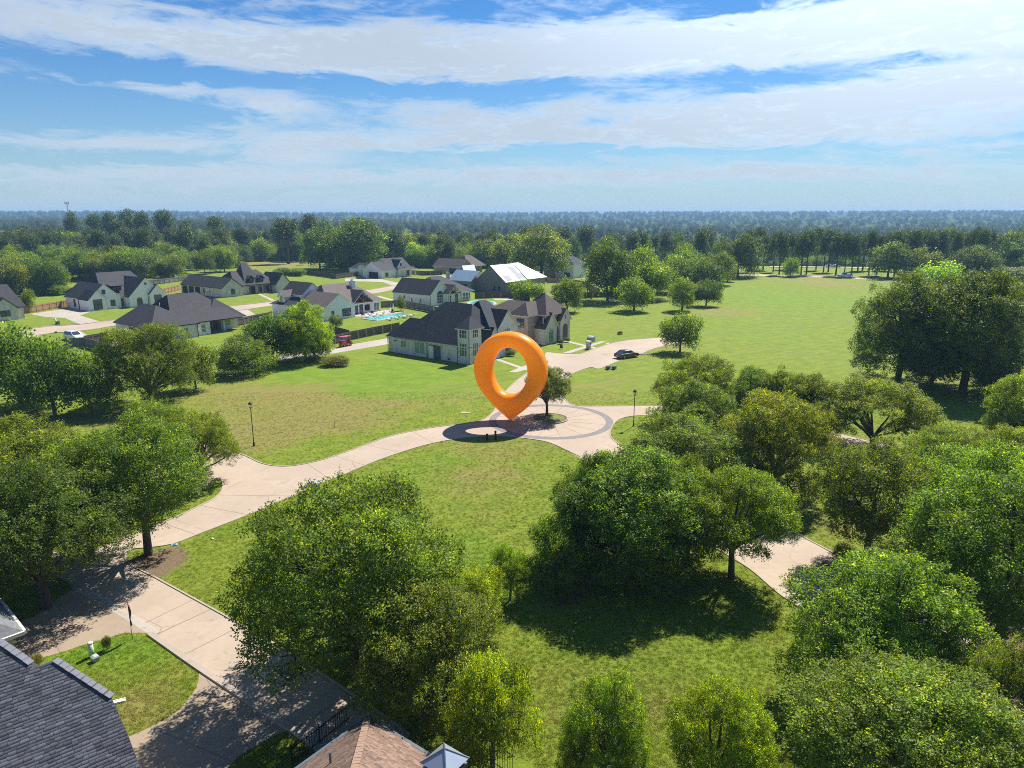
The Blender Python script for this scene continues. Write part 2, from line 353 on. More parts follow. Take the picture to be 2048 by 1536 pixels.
# colour patches of the ground (u, v, half width px, half height px, channel, amount): 0 dry, 1 bare, 2 lush
PATCH = [(560, 830, 190, 55, 0, .62), (420, 790, 120, 22, 0, .55), (700, 830, 140, 30, 0, .55), (860, 800, 130, 25, 0, .5), (600, 790, 80, 14, 0, .5), (160, 840, 170, 25, 0, .7), (470, 880, 90, 30, 0, .45),
         (640, 812, 30, 7, 1, .35), (700, 818, 25, 5, 1, .3), (500, 733, 30, 6, 1, .7), (590, 716, 60, 5, 1, .8), (430, 710, 20, 6, 1, .6), (650, 855, 10, 3, 1, .9),
         (760, 755, 150, 40, 2, .75), (900, 790, 70, 20, 2, .6), (600, 745, 60, 12, 2, .5),
         (1000, 905, 130, 22, 0, .6), (930, 950, 110, 35, 0, .4), (1010, 990, 60, 60, 0, .5), (880, 940, 60, 25, 2, .6), (950, 1120, 70, 60, 2, .7), (600, 1010, 120, 30, 2, .3),
         (345, 1100, 75, 34, 1, 1.0), (300, 1125, 60, 30, 1, .9), (395, 1075, 45, 18, 1, .6), (250, 1100, 30, 20, 1, .9),
         (200, 1295, 150, 40, 2, 1.0), (300, 1390, 90, 45, 0, .65), (330, 1330, 70, 30, 0, .3),
         (1250, 1130, 160, 60, 1, .75), (1130, 1190, 80, 30, 1, .6), (1300, 1370, 130, 50, 0, .55), (1180, 1300, 150, 50, 2, .35), (1450, 1280, 110, 60, 2, .4), (1380, 1300, 60, 25, 1, .25), (1480, 1340, 30, 40, 1, .3), (1200, 1450, 120, 60, 0, .4),
         (1700, 1060, 60, 40, 0, .6), (1850, 1200, 170, 90, 1, .85), (1950, 1260, 120, 80, 1, .85), (1780, 1150, 90, 50, 1, .5),
         (1850, 760, 150, 30, 1, .55), (1340, 690, 60, 10, 0, .8), (1285, 702, 40, 6, 1, .3), (1240, 765, 90, 25, 0, .5), (1180, 790, 60, 18, 0, .4),
         (1450, 625, 60, 8, 0, .8), (1350, 600, 40, 8, 0, .7), (1250, 600, 60, 8, 0, .5), (1480, 695, 25, 5, 1, .4), (1600, 600, 160, 25, 2, .6), (1520, 660, 150, 30, 2, .35), (1680, 570, 60, 9, 0, .7), (1590, 560, 80, 5, 0, .6),
         (560, 525, 90, 9, 0, 1.3), (1090, 583, 30, 6, 1, .8), (950, 560, 40, 6, 1, .6), (1210, 645, 100, 10, 0, .3),
         (420, 640, 60, 10, 2, .4), (700, 660, 60, 10, 2, .4), (640, 570, 60, 9, 2, .5), (200, 668, 50, 6, 2, .8), (990, 605, 60, 8, 2, .7)]
def ground_cols(x, y):
    c = np.zeros((len(x), 4)); c[:, 3] = 1
    wx = x + 5 * (vnoise(x, y, 6, 5) - .5); wy = y + 9 * (vnoise(x, y, 7, 6) - .5)
    for (u, v, hw, hh, ch, am) in PATCH:
        gx, gy = G(u, v); d = math.hypot(gx, gy); sx = hw * math.hypot(d, CAMH) / F
        y1 = G(u, v + hh)[1]; y0 = G(u, max(v - hh, 440))[1]; sy = min((y0 - y1) / 2, 60)
        q = ((wx - gx) / sx) ** 2 + ((wy - gy) / sy) ** 2
        c[:, ch] += am * np.exp(-q * q * .7)
    return np.clip(c, 0, 1.3)
def axis(segs):
    out = []
    for a, b, s in segs: out += list(np.arange(a, b, s))
    return np.array(out + [segs[-1][1]])
gx_ = axis([(-7000, -1200, 300), (-1200, -400, 40), (-400, -130, 8), (-130, -60, 2), (-60, 60, 1.0), (60, 130, 2), (130, 400, 8), (400, 1200, 40), (1200, 7000, 300)])
gy_ = axis([(-600, -40, 40), (-40, 16, 6), (16, 110, 1.0), (110, 200, 2), (200, 420, 4), (420, 1000, 30), (1000, 7200, 150)])
gX, gY = np.meshgrid(gx_, gy_)
gV = np.stack([gX.ravel(), gY.ravel(), tz(gX.ravel(), gY.ravel())], 1)
nx, ny = len(gx_), len(gy_); ii = np.arange((ny - 1) * (nx - 1)); rr, cc = ii // (nx - 1), ii % (nx - 1)
q0 = rr * nx + cc
ground_me = fast_mesh('ground', gV, np.stack([q0, q0 + 1, q0 + nx + 1, q0 + nx], 1))
ca_ = ground_me.color_attributes.new('ground_mix', 'FLOAT_COLOR', 'POINT')
ca_.data.foreach_set('color', ground_cols(gV[:, 0], gV[:, 1]).astype(np.float32).ravel())
def ground_mat():
    t = NT('grass_ground'); p = t.pos()
    sp = t.n.new('ShaderNodeSeparateColor'); t.l.new(t.attr('ground_mix').outputs['Color'], sp.inputs[0]); dry, bare, lush = sp.outputs
    big = t.noise(p, .035, 5, .6); mid = t.noise(p, .4, 6, .65, .4); fine = t.noise(p, 4.0, 5, .75); vf = t.noise(p, 16, 3, .8)
    streak = t.noise(t.map(p, (.05, .5, 1), (0, 0, .25)), 1.0, 5, .6)
    g = t.mix(t.ramp(mid, .3, .7), (.130, .186, .017), (.188, .232, .025))
    g = t.mix(t.ramp(lush, 0, 1), g, t.mix(t.ramp(mid, .3, .7), (.112, .200, .014), (.160, .240, .018)))
    dd = t.math('ADD', dry, t.math('MULTIPLY', t.math('SUBTRACT', t.math('ADD', t.math('MULTIPLY', big, .6), t.math('MULTIPLY', streak, .5)), .59), 2.0))
    dd = t.math('ADD', dd, t.math('MULTIPLY', t.math('SUBTRACT', mid, .5), 1.1))
    g = t.mix(t.ramp(dd, .05, 1.0, 0, .82), g, t.mix(t.ramp(fine, .3, .7), (.170, .150, .044), (.26, .215, .074)))
    wv = t.n.new('ShaderNodeTexWave'); t.l.new(t.map(p, (1, 1, 1), (0, 0, .95)), wv.inputs[0]); wv.inputs['Scale'].default_value = .16; wv.inputs['Distortion'].default_value = 5.0; wv.inputs['Detail'].default_value = 3; wv.inputs['Detail Scale'].default_value = .6
    g = t.mix(t.ramp(wv.outputs['Fac'], .2, .9, 0, .22), g, t.mix(1.0, g, (.66, .74, .62), 'MULTIPLY'))
    bb = t.math('ADD', bare, t.math('MULTIPLY', t.math('SUBTRACT', t.math('ADD', mid, fine), 1.0), 1.2))
    g = t.mix(t.ramp(bb, .4, .95), g, t.mix(t.ramp(vf, .3, .7), (.115, .078, .046), (.21, .155, .098)))
    g = t.mix(t.ramp(fine, .42, .68, 0, .5), g, t.mix(1.0, g, (.55, .60, .52), 'MULTIPLY'))
    g = t.mix(t.ramp(vf, .48, .7, 0, .55), g, t.mix(1.0, g, (1.7, 1.55, 1.35), 'MULTIPLY'))
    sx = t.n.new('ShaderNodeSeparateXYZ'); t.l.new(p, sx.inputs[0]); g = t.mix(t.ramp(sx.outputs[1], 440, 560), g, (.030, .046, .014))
    t.set(t.b, 'Base Color', g); t.set(t.b, 'Roughness', .9); t.set(t.b, 'Specular IOR Level', .12)
    t.bump(t.math('ADD', t.math('MULTIPLY', fine, .6), t.math('MULTIPLY', vf, .6)), .7, .12)
    return t.mat
M_GROUND = ground_mat()
tag(obj('ground', ground_me, M_GROUND), kind='structure')

# ------------------------------------------------------------------ roads
def catmull(pts, n=6, closed=False):
    P = [Vector((p[0], p[1])) for p in pts]; out = []; L = len(P)
    for i in range(L if closed else L - 1):
        p0 = P[(i - 1) % L] if closed or i else P[0]; p1, p2 = P[i], P[(i + 1) % L]; p3 = P[(i + 2) % L] if closed or i + 2 < L else P[-1]
        for k in range(n):
            t = k / n
            out.append(.5 * ((2 * p1) + (p2 - p0) * t + (2 * p0 - 5 * p1 + 4 * p2 - p3) * t * t + (3 * p1 - p0 - 3 * p2 + p3) * t ** 3))
    if not closed: out.append(P[-1])
    return [(p.x, p.y) for p in out]
def gp(pts): return [G(u, v) for u, v in pts]
def sheet(name, poly, z, mat, parent=None, structure=True):
    vs = [Vector((p[0], p[1], 0)) for p in poly]; tri = tessellate_polygon([vs])
    me = bpy.data.meshes.new(name); me.from_pydata([(p.x, p.y, z) for p in vs], [], [tuple(t) for t in tri])
    bm = bmesh.new(); bm.from_mesh(me)
    for f in bm.faces:
        if f.normal.z < 0: f.normal_flip()
    bm.to_mesh(me); bm.free()
    o = obj(name, me, mat, parent)
    if structure and parent is None: tag(o, kind='structure')
    return o
def ribbon(mb, line, w, z0, z1, closed=False):
    """raised strip of width w along a ground line"""
    P = [Vector((p[0], p[1], 0)) for p in line]; n = len(P); base = len(mb.v)
    for i, p in enumerate(P):
        a = P[(i - 1) % n] if closed or i else P[i]; b = P[(i + 1) % n] if closed or i < n - 1 else P[i]
        d = (b - a); d = d.normalized() if d.length > 1e-6 else Vector((1, 0, 0)); s = Vector((-d.y, d.x, 0)) * w / 2
        for q, z in ((p - s, z0), (p - s * .8, z1), (p + s * .8, z1), (p + s, z0)): mb.v.append((q.x, q.y, z))
    for i in range(n if closed else n - 1):
        a = base + 4 * i; b = base + 4 * ((i + 1) % n)
        for k in range(3): mb.f.append((a + k, a + k + 1, b + k + 1, b + k)); mb.m.append(0)
    return mb
def kerb(name, px, w=.16, h=.06, n=6, world=False, parent=None):
    line = catmull(px if world else gp(px), n)
    o = ribbon(MB(), line, w, 0, h).build(name, M_KERB, parent)
    if parent is None: tag(o, kind='structure')
    return o
# edges of the street that runs from the gate past the lots to the roundabout
far_edge = [(988, 822), (978, 832), (962, 841), (930, 847), (860, 856), (790, 870), (740, 886), (690, 905), (640, 921), (590, 931), (552, 932), (522, 926), (496, 914), (478, 907), (440, 897)]
far_edge2 = [(400, 985), (425, 960), (440, 958), (446, 968), (442, 984), (425, 999), (400, 1011), (350, 1035), (250, 1075), (150, 1120)]
near_edge = [(1195, 935), (1160, 913), (1132, 900), (1098, 885), (1060, 878), (1010, 873), (960, 873), (900, 880), (840, 893), (760, 919), (690, 948), (640, 968), (560, 1003), (480, 1036), (400, 1067), (340, 1089), (262, 1098)]
street_r = [(262, 1098), (250, 1112), (262, 1130), (310, 1155), (365, 1185), (425, 1218), (470, 1243), (560, 1295), (700, 1385), (820, 1470)]
street_l = [(20, 1118), (100, 1145), (155, 1175), (230, 1218), (305, 1266), (397, 1331), (512, 1407), (600, 1465), (690, 1530), (760, 1590)]
S = lambda e, n=6: catmull(gp(e), n)
RDC = (4.85, 85.3)
def circle(c, r, n=64, a0=0, a1=2 * math.pi): return [(c[0] + r * math.cos(a0 + (a1 - a0) * k / n), c[1] + r * math.sin(a0 + (a1 - a0) * k / n)) for k in range(n + (0 if abs(a1 - a0 - 2 * math.pi) < 1e-6 else 1))]
# one polygon: far edge towards the left, side stub, down along the gate, back along the near edge
road_poly = S(far_edge) + [G(330, 870), G(300, 950)] + S(far_edge2) + S([(150, 1120), (60, 1085), (-60, 1050)], 2) + S([(-60, 1100), (20, 1118)], 2) + S(street_l) + list(reversed(S(street_r))) + list(reversed(S(near_edge)))
sheet('road', road_poly, .008, M_CONC)
# roundabout apron with its three other arms
up_left = [(988, 822), (1000, 798), (1012, 782), (1030, 764), (1057, 744), (1075, 735), (1096, 727), (1090, 712), (1093, 705), (1110, 706), (1126, 707), (1155, 708), (1175, 703), (1194, 696), (1233, 684), (1280, 678), (1330, 675), (1362, 674)]
up_right = [(1362, 674), (1372, 680), (1350, 687), (1328, 692), (1300, 700), (1282, 708), (1243, 720), (1206, 735), (1192, 737), (1179, 735), (1150, 745), (1137, 753), (1127, 768), (1123, 785), (1130, 799), (1142, 808), (1160, 812), (1194, 812.5), (1250, 812), (1307, 811), (1380, 812), (1480, 823), (1600, 845), (1700, 872), (1800, 896), (1950, 940), (2150, 1000)]
arm_c_low = [(2150, 1040), (1950, 968), (1800, 912), (1690, 897), (1600, 880), (1480, 852), (1380, 836), (1307, 832), (1268, 832), (1240, 838), (1226, 850), (1220, 866), (1227, 880), (1262, 905), (1330, 950), (1440, 1000), (1560, 1046), (1608, 1075), (1667, 1107), (1800, 1185), (1950, 1290), (2100, 1400)]
arm_d_low = [(2100, 1560), (1900, 1400), (1740, 1300), (1640, 1238), (1564, 1192), (1498, 1137), (1420, 1090), (1330, 1035), (1250, 985), (1195, 935)]
rb_poly = S(up_left) + S(up_right) + S(arm_c_low) + S(arm_d_low) + S([(1195, 935), (1160, 913), (1132, 900), (1098, 885), (1060, 878), (1010, 873), (960, 873)]) + [G(955, 860), G(962, 841)] + S([(962, 841), (978, 832), (988, 822)])
rb = sheet('roundabout', rb_poly, .014, M_CONC)
def paver_mat():
    t = NT('grey_pavers'); p = t.pos(); b = t.n.new('ShaderNodeTexBrick'); t.l.new(p, b.inputs['Vector']); b.inputs['Scale'].default_value = 4
    t.set(b, 'Color1', (.15, .14, .138)); t.set(b, 'Color2', (.19, .178, .172)); t.set(b, 'Mortar', (.13,.12,.115)); b.inputs['Mortar Size'].default_value = .02
    t.set(t.b, 'Base Color', t.mix(t.ramp(t.noise(p, .8, 4), .4, .7, 0, .4), b.outputs['Color'], (.22, .20, .185))); t.set(t.b, 'Roughness', .9); t.bump(b.outputs['Fac'], .3, .02)
    return t.mat
M_PAVER = paver_mat()
ring = MB(); n = 96; ro, ri = circle(RDC, 7.75, n), circle(RDC, 6.82, n)
ring.add([(x, y, .022) for x, y in ro] + [(x, y, .022) for x, y in ri], [(k, (k + 1) % n, n + (k + 1) % n, n + k) for k in range(n)])
ring.build('paver_ring', M_PAVER, rb)
for k in range(16):
    a = 2 * math.pi * (k + .3) / 16; d = Vector((math.cos(a), math.sin(a), 0)); c = Vector((*RDC, .019))
    MB().bar(c + d * 2.5, c + d * 6.75, .05, .004).build('joint', M_JOINT, rb)
# tyre-worn darker lane inside the ring is left to the concrete; central island
isl = (4.75, 86.0)
island = MB(); pl = circle(isl, 2.15, 40); island.prism(pl, 0, .12).build('island_bed', simple('island_mulch', (.115, .085, .05), .95, .45, 3, bump=.6), rb)
ribbon(MB(), circle(isl, 2.25, 40), .2, 0, .15, True).build('kerb', M_KERB, rb)
ig = MB(); ig.prism([(isl[0] + 1.9 * math.cos(t), isl[1] + 1.9 * math.sin(t)) for t in np.linspace(-2.0, 1.7, 20)], .12, .135); ig.build('island_grass', simple('island_turf', (.13, .15, .03), .9, .4, 3, bump=.5), rb)
for e in (far_edge, far_edge2, near_edge[1:], street_r, street_l[:3]): kerb('kerb', e)
for e in (up_left[:6], up_left[9:], up_right[:8], up_right[8:], arm_c_low, arm_d_low): kerb('kerb', e)
# expansion joints across the street
mid_a = S(list(reversed(near_edge))[1:14], 4); 
def joints(eA, eB, step, parent):
    A, B = S(eA, 10), S(eB, 10)
    B_ = [Vector(b) for b in B]; last = None
    for a in A:
        a = Vector(a)
        if last is not None and (a - last).length < step: continue
        last = a; b = min(B_, key=lambda q: (q - a).length)
        if (b - a).length > 11 or (b - a).length < 2: continue
        MB().bar((a.x, a.y, .0125), (b.x, b.y, .0125), .045, .004).build('joint', M_JOINT, parent)
road_o = bpy.data.objects['road']
joints([(262, 1098), (340, 1089), (400, 1067), (480, 1036), (560, 1003), (640, 968), (690, 948), (760, 919), (840, 893), (900, 880)], far_edge + far_edge2, 4.6, road_o)
joints(street_r[3:], street_l, 5.0, road_o)
gx0 = S(street_l)
# wide pale gutter strip across the driveway mouth, and gutter along the street
gut = MB(); ribbon(gut, S([(150, 1171), (230, 1217), (312, 1268)]), .62, .004, .016); gut.build('gutter', M_PALE, road_o)
gut = MB(); ribbon(gut, S([(300, 1268), (397, 1336), (512, 1412), (600, 1470), (690, 1536)]), .45, .004, .10); gut.build('gutter', M_KERB, road_o)
MB().bar((*G(300, 1275), .0125), (*G(425, 1217), .0125), .07, .005).build('joint', M_JOINT, road_o)
# two driveways at the lower left
d1 = sheet('driveway', gp([(35, 1327), (110, 1309), (180, 1286), (250, 1266), (300, 1266), (320, 1275), (150, 1172), (138, 1182), (60, 1238), (40, 1243), (-60, 1225), (-120, 1330)]), .0105, M_DRIVE)
MB().bar((*G(90, 1240), .0145), (*G(120, 1306), .0145), .05, .005).build('joint', M_JOINT, d1)
MB().bar((*G(-40, 1285), .0145), (*G(190, 1222), .0145), .05, .005).build('joint', M_JOINT, d1)
d2 = sheet('driveway', S([(397, 1331), (396, 1365), (375, 1400), (345, 1430), (305, 1452), (262, 1472), (200, 1500)]) + gp([(60, 1640), (420, 1640), (440, 1560)]) + S([(440, 1560), (470, 1520), (520, 1488), (575, 1462), (600, 1465)]) + gp([(512, 1407)]), .0105, M_DRIVE)
MB().bar((*G(397, 1331), .0145), (*G(500, 1500), .0145), .05, .005).build('joint', M_JOINT, d2)
MB().bar((*G(300, 1455), .0145), (*G(470, 1525), .0145), .05, .005).build('joint', M_JOINT, d2)
# lots: drives, walks and the street between the far houses
def strip(name, px, mat=None, z=.009): return sheet(name, gp(px), z, mat or M_PALE)
strip('driveway', [(560, 722), (655, 709), (772, 689), (830, 676), (830, 668), (772, 677), (655, 697), (560, 708)])
strip('sidewalk', [(984, 713), (1056, 738), (1052, 741), (980, 716)]); strip('sidewalk', [(1018, 744), (1042, 734), (1100, 714), (1104, 717), (1056, 738), (1032, 745)], z=.0165)
strip('sidewalk', [(1126, 679), (1196, 696), (1190, 698), (1124, 682)]); strip('sidewalk', [(1124, 706.5), (1176, 690), (1200, 683), (1213, 683), (1140, 706.5)], z=.0165); strip('sidewalk', [(1212, 686), (1219, 685), (1219, 688), (1212, 688)])
far_street = catmull(gp([(-60, 690), (74, 656), (160, 649), (228, 640), (330, 627), (457, 613), (547, 603), (640, 591), (744, 579), (805, 568), (870, 560), (960, 553)]), 4)
far_street_b = catmull(gp([(-60, 712), (74, 671), (164, 662), (230, 652), (340, 638), (473, 622), (543, 612), (650, 600), (744, 588), (812, 575), (880, 565), (965, 557)]), 4)
sheet('street', far_street + list(reversed(far_street_b)), .009, M_CONC)
for l in (far_street, far_street_b): kerb('kerb', l, world=True, n=1, w=.35, h=.13)
strip('driveway', [(60, 628), (100, 622), (176, 612), (180, 624), (160, 631), (200, 643), (165, 649), (150, 645), (130, 636), (90, 634)], z=.013)
strip('driveway', [(140, 662), (160, 662), (178, 672), (205, 678), (240, 680), (230, 694), (170, 690), (140, 684), (128, 672)], z=.013)
strip('driveway', [(472, 622), (495, 619), (512, 630), (560, 634), (552, 640), (480, 634)], z=.013)
strip('driveway', [(690, 557), (760, 558), (800, 566), (830, 563), (820, 571), (790, 573), (765, 564), (690, 562)], z=.013)
strip('sidewalk', [(806, 557), (815, 555), (848, 563), (840, 565)]); strip('sidewalk', [(515, 588), (520, 587), (551, 601), (543, 602)]); strip('sidewalk', [(752, 593), (760, 592), (790, 600), (784, 602)])
strip('driveway', [(875, 551), (935, 552), (930, 560), (890, 557)], z=.013); strip('sidewalk', [(985, 597), (1020, 597), (1030, 601), (990, 600)])
strip('path', [(1440, 547), (1700, 553), (1780, 561), (1780, 563), (1690, 556), (1440, 549.5)], M_CONC); strip('path', [(1380, 547.5), (1470, 545.5), (1475, 547), (1385, 549)])
strip('path', [(1540, 532), (1900, 536), (1900, 537.4), (1540, 533.2)]); strip('path', [(1650, 775), (1700, 762), (1740, 770), (1700, 780)], M_CONC)

def track_mat():
    t = NT('track_grass'); p = t.pos(); t.set(t.b, 'Base Color', t.mix(t.noise(p, .8, 4), (.072, .105, .011), (.115, .140, .018))); t.set(t.b, 'Roughness', .9); return t.mat
M_TRACK = track_mat()
for line in ([(1385, 671), (1450, 666), (1540, 661), (1640, 652), (1735, 640)], [(1385, 673.2), (1450, 668), (1540, 662.6), (1640, 653.4), (1735, 641)], [(1345, 676), (1408, 683), (1480, 695), (1560, 703), (1650, 712), (1700, 722)], [(1440, 640), (1520, 634), (1600, 633), (1690, 629)]):
    q = ribbon(MB(), catmull(gp(line), 6), .32, .003, .005); tag(q.build('wheel_track', M_TRACK), kind='structure')

# ------------------------------------------------------------------ houses
GRID = R(-37)                      # the streets and houses share this direction
class House:
    """local frame: x runs along the wall facing the lower left of the picture, y runs away along the wall facing the lower right"""
    def __init__(s, label, o, wall, roof, trim, rz=GRID, cat='house', name='house'):
        s.r = thing(name, label, cat, (o[0], o[1], 0), rz); s.wm, s.rm, s.tm = wall, roof, trim
    def wall(s, a0, a1, b0, b1, h, z0=0, mat=None, name='wall'):
        return MB().box(a0, a1, b0, b1, z0, h).build(name, mat or s.wm, s.r)
    def hip(s, a0, a1, b0, b1, z, r0, r1, zr, mat=None, over=.35, th=.2, parent=None):
        a0 -= over; a1 += over; b0 -= over; b1 += over; m = MB()
        E_ = [(a0, b0), (a1, b0), (a1, b1), (a0, b1)]
        vs = [(x, y, z) for x, y in E_] + [(r0[0], r0[1], zr), (r1[0], r1[1], zr)] + [(x, y, z - th) for x, y in E_]
        alongx = abs(r1[0] - r0[0]) >= abs(r1[1] - r0[1])
        if alongx:
            L, Rr = (4, 5) if r0[0] <= r1[0] else (5, 4); fs = [(0, 1, Rr, L), (1, 2, Rr), (2, 3, L, Rr), (3, 0, L)]
        else:
            Fr, Bk = (4, 5) if r0[1] <= r1[1] else (5, 4); fs = [(0, 1, Fr), (1, 2, Bk, Fr), (2, 3, Bk), (3, 0, Fr, Bk)]
        m.add(vs, fs, 0); n = len(m.v) - 10
        for k in range(4):
            m.f.append((n + k, n + 6 + k, n + 6 + (k + 1) % 4, n + (k + 1) % 4)); m.m.append(1)
        m.f.append((n + 9, n + 8, n + 7, n + 6)); m.m.append(1)
        return m.build('roof', [mat or s.rm, s.tm], parent or s.r)
    def gable(s, a0, a1, b0, b1, z, rise, axis, mat=None, wmat=None, over=.35, th=.18, walls=True, z0=0, ends=(1, 1), ridge=.5, trim=None):
        """gabled block with its walls; ridge along `axis`; ends: build the gable wall at low/high end"""
        if axis == 'a': l0, l1, t0, t1 = a0, a1, b0, b1
        else: l0, l1, t0, t1 = b0, b1, a0, a1
        P = (lambda l, t, zz: (l, t, zz)) if axis == 'a' else (lambda l, t, zz: (t, l, zz))
        tm = t0 + (t1 - t0) * ridge
        if walls:
            m = MB(); prof = [(t0, z0), (t1, z0), (t1, z), (tm, z + rise), (t0, z)]
            vs = [P(l0, t, q) for t, q in prof] + [P(l1, t, q) for t, q in prof]
            fs = [(4, 3, 2, 1, 0), (5, 6, 7, 8, 9)] + [(k, (k + 1) % 5, 5 + (k + 1) % 5, 5 + k) for k in range(5)]
            if axis == 'b': fs = [tuple(reversed(f)) for f in fs]
            m.add(vs, fs); m.build('wall', wmat or s.wm, s.r)
        m = MB(); s0 = rise / (tm - t0); s1 = rise / (t1 - tm); up = .03
        prof = [(t0 - over, z - over * s0 + up), (tm, z + rise + up), (t1 + over, z - over * s1 + up)]
        L0, L1 = l0 - .3, l1 + .3
        top = [[P(l, t, q + th) for t, q in prof] for l in (L0, L1)]; bot = [[P(l, t, q) for t, q in prof] for l in (L0, L1)]
        vs = top[0] + top[1] + bot[0] + bot[1]
        roof = [(0, 1, 4, 3), (1, 2, 5, 4)]
        oth = [(6, 9, 10, 7), (7, 10, 11, 8), (0, 6, 7, 1), (1, 7, 8, 2), (3, 4, 10, 9), (4, 5, 11, 10), (0, 3, 9, 6), (2, 8, 11, 5)]
        m.add(vs, roof, 0); n = len(m.v) - 12
        for f in oth: m.f.append(tuple(n + k for k in f)); m.m.append(1)
        bm_ = m.mesh('roof'); bm = bmesh.new(); bm.from_mesh(bm_); bmesh.ops.recalc_face_normals(bm, faces=bm.faces); bm.to_mesh(bm_); bm.free()
        return obj('roof', bm_, [mat or s.rm, trim or s.tm], s.r)
    def face(s, face, plane):
        """returns a function (t, z, n) -> local point; n is metres proud of the wall"""
        return {'-b': lambda t, z, n: (t, plane - n, z), '+b': lambda t, z, n: (t, plane + n, z), '+a': lambda t, z, n: (plane + n, t, z), '-a': lambda t, z, n: (plane - n, t, z)}[face]
    def fbox(s, m, P, t0, t1, z0, z1, n0, n1, mi=0):
        p = [P(t, z, n) for n in (n0, n1) for t, z in ((t0, z0), (t1, z0), (t1, z1), (t0, z1))]
        return m.add(p, [(0, 1, 2, 3), (7, 6, 5, 4), (0, 4, 5, 1), (1, 5, 6, 2), (2, 6, 7, 3), (3, 7, 4, 0)], mi)
    def win(s, face, plane, t, z, w, h, nx=2, ny=2, frame=None, glass=None, arch=False, bar=.07):
        P = s.face(face, plane); m = MB(); t0, t1 = t - w / 2, t + w / 2
        for k in range(nx + 1):
            c = t0 + w * k / nx; ww = bar if 0 < k < nx else bar * 1.5; s.fbox(m, P, c - ww / 2, c + ww / 2, z, z + h, -.02, .07)
        for k in range(ny + 1):
            c = z + h * k / ny; ww = bar if 0 < k < ny else bar * 1.5; s.fbox(m, P, t0, t1, c - ww / 2, c + ww / 2, -.015, .065)
        if arch:
            pts = [P(t + w / 2 * math.cos(q), z + h + w * .42 * math.sin(q), .03) for q in np.linspace(0, math.pi, 13)]
            m.tube(pts, .07, 4)
        f = m.build('window', frame or M_WHITE, s.r); m = MB(); s.fbox(m, P, t0, t1, z, z + h, -.03, .02)
        if arch:
            pts = [P(t + w / 2 * math.cos(q), z + h + w * .42 * math.sin(q), .018) for q in np.linspace(0, math.pi, 13)]; m.add(pts, [tuple(range(13))])
        m.build('pane', glass or M_GLASS, f); return f
    def door(s, face, plane, t, w, h, mat=None, name='door', z=0, n=.04):
        P = s.face(face, plane); m = MB(); s.fbox(m, P, t - w / 2, t + w / 2, z, z + h, -.05, n); o = m.build(name, mat or M_DARK, s.r)
        m = MB(); s.fbox(m, P, t - w / 2 - .12, t - w / 2, z, z + h + .12, -.05, n + .03); s.fbox(m, P, t + w / 2, t + w / 2 + .12, z, z + h + .12, -.05, n + .03); s.fbox(m, P, t - w / 2, t + w / 2, z + h, z + h + .12, -.05, n + .03)
        m.build('door_frame', s.tm, o); return o
    def garage(s, face, plane, t, w, h, mat=None):
        o = s.door(face, plane, t, w, h, mat or M_DARK, 'garage_door'); return o
    def chimney(s, a, b, w, d, z0, z1, mat=None):
        o = MB().box(a - w / 2, a + w / 2, b - d / 2, b + d / 2, z0, z1).box(a - w / 2 - .08, a + w / 2 + .08, b - d / 2 - .08, b + d / 2 + .08, z1, z1 + .15).build('chimney', mat or s.wm, s.r)
        MB().box(a - w / 4, a + w / 4, b - d / 4, b + d / 4, z1 + .15, z1 + .45).build('flue', M_BLACK, o)
    def post(s, a, b, h, w=.28, mat=None, z0=0): MB().box(a - w / 2, a + w / 2, b - w / 2, b + w / 2, z0, h).build('post', mat or s.tm, s.r)
    def vent(s, a, b, z, h=.45): MB().tube([(a, b, z - .3), (a, b, z + h)], .07, 8).build('vent_pipe', M_WHITE, s.r)
    def pipe(s, a, b, h): MB().tube([(a, b, 0), (a, b, h)], .06, 6).build('downpipe', M_BLACK, s.r)
    def slab(s, a0, a1, b0, b1, mat=None, h=.06): return MB().box(a0, a1, b0, b1, 0, h).build('patio', mat or M_PALE, s.r)

# L: big white-brick house with the dark roof beside the marker
h = House('white brick house with steep dark blue-grey roof and two-storey corner bay, beside the orange marker', (-7, 121), M_WBRICK, M_ROOF_NV, M_TRIM)
h.wall(-19.3, .4, -1.3, 11.9, 2.95); h.hip(-19.3, -9, -1.3, 5.2, 3, (-16.6, 1.9), (-12, 1.9), 6.3); h.hip(-17.2, .4, -1.3, 11.9, 3.004, (-10.6, 5.3), (-4.2, 5.3), 9.4)
h.wall(-8, .6, 5.2, 12.6, 5.4); h.hip(-9, .6, 4.4, 12.6, 5.4, (-4.6, 7.6), (-4.4, 9.4), 9.8)
h.wall(-1.75, .75, -1.6, 1.7, 6.05); h.hip(-1.75, .75, -1.6, 1.9, 6.1, (-1.0, .5), (-.7, .5), 8.1)
h.gable(-6, 1.0, 6.2, 11.4, 5.5, 2.7, 'a'); h.gable(-4, 1.3, 2.7, 6.2, 3.2, 2.4, 'a')
for q in (2.9, 4.75): 
    h.win('-b', -1.6, -.5, q - (1.6 if q < 4 else .3), 1.7, 1.5 if q > 4 else 2.3, 3, 2); h.win('+a', .75, .1, q - (1.6 if q < 4 else .3), 1.5, 1.5 if q > 4 else 2.3, 3, 2)
h.win('-b', -1.3, -11.2, .55, 2.6, 2.1, 4, 1, glass=M_TEAL); h.win('-b', -1.3, -15.3, 1.2, 1.3, 1.3, 2, 1, glass=M_TEAL); h.win('+a', 1.0, 8.8, 3.6, 1.7, 1.5, 3, 2, glass=M_TEAL); h.win('+a', 1.3, 4.4, .9, 1.5, 1.7, 3, 2); h.win('+a', 1.0, 9.0, .8, 1.6, 1.8, 3, 2)
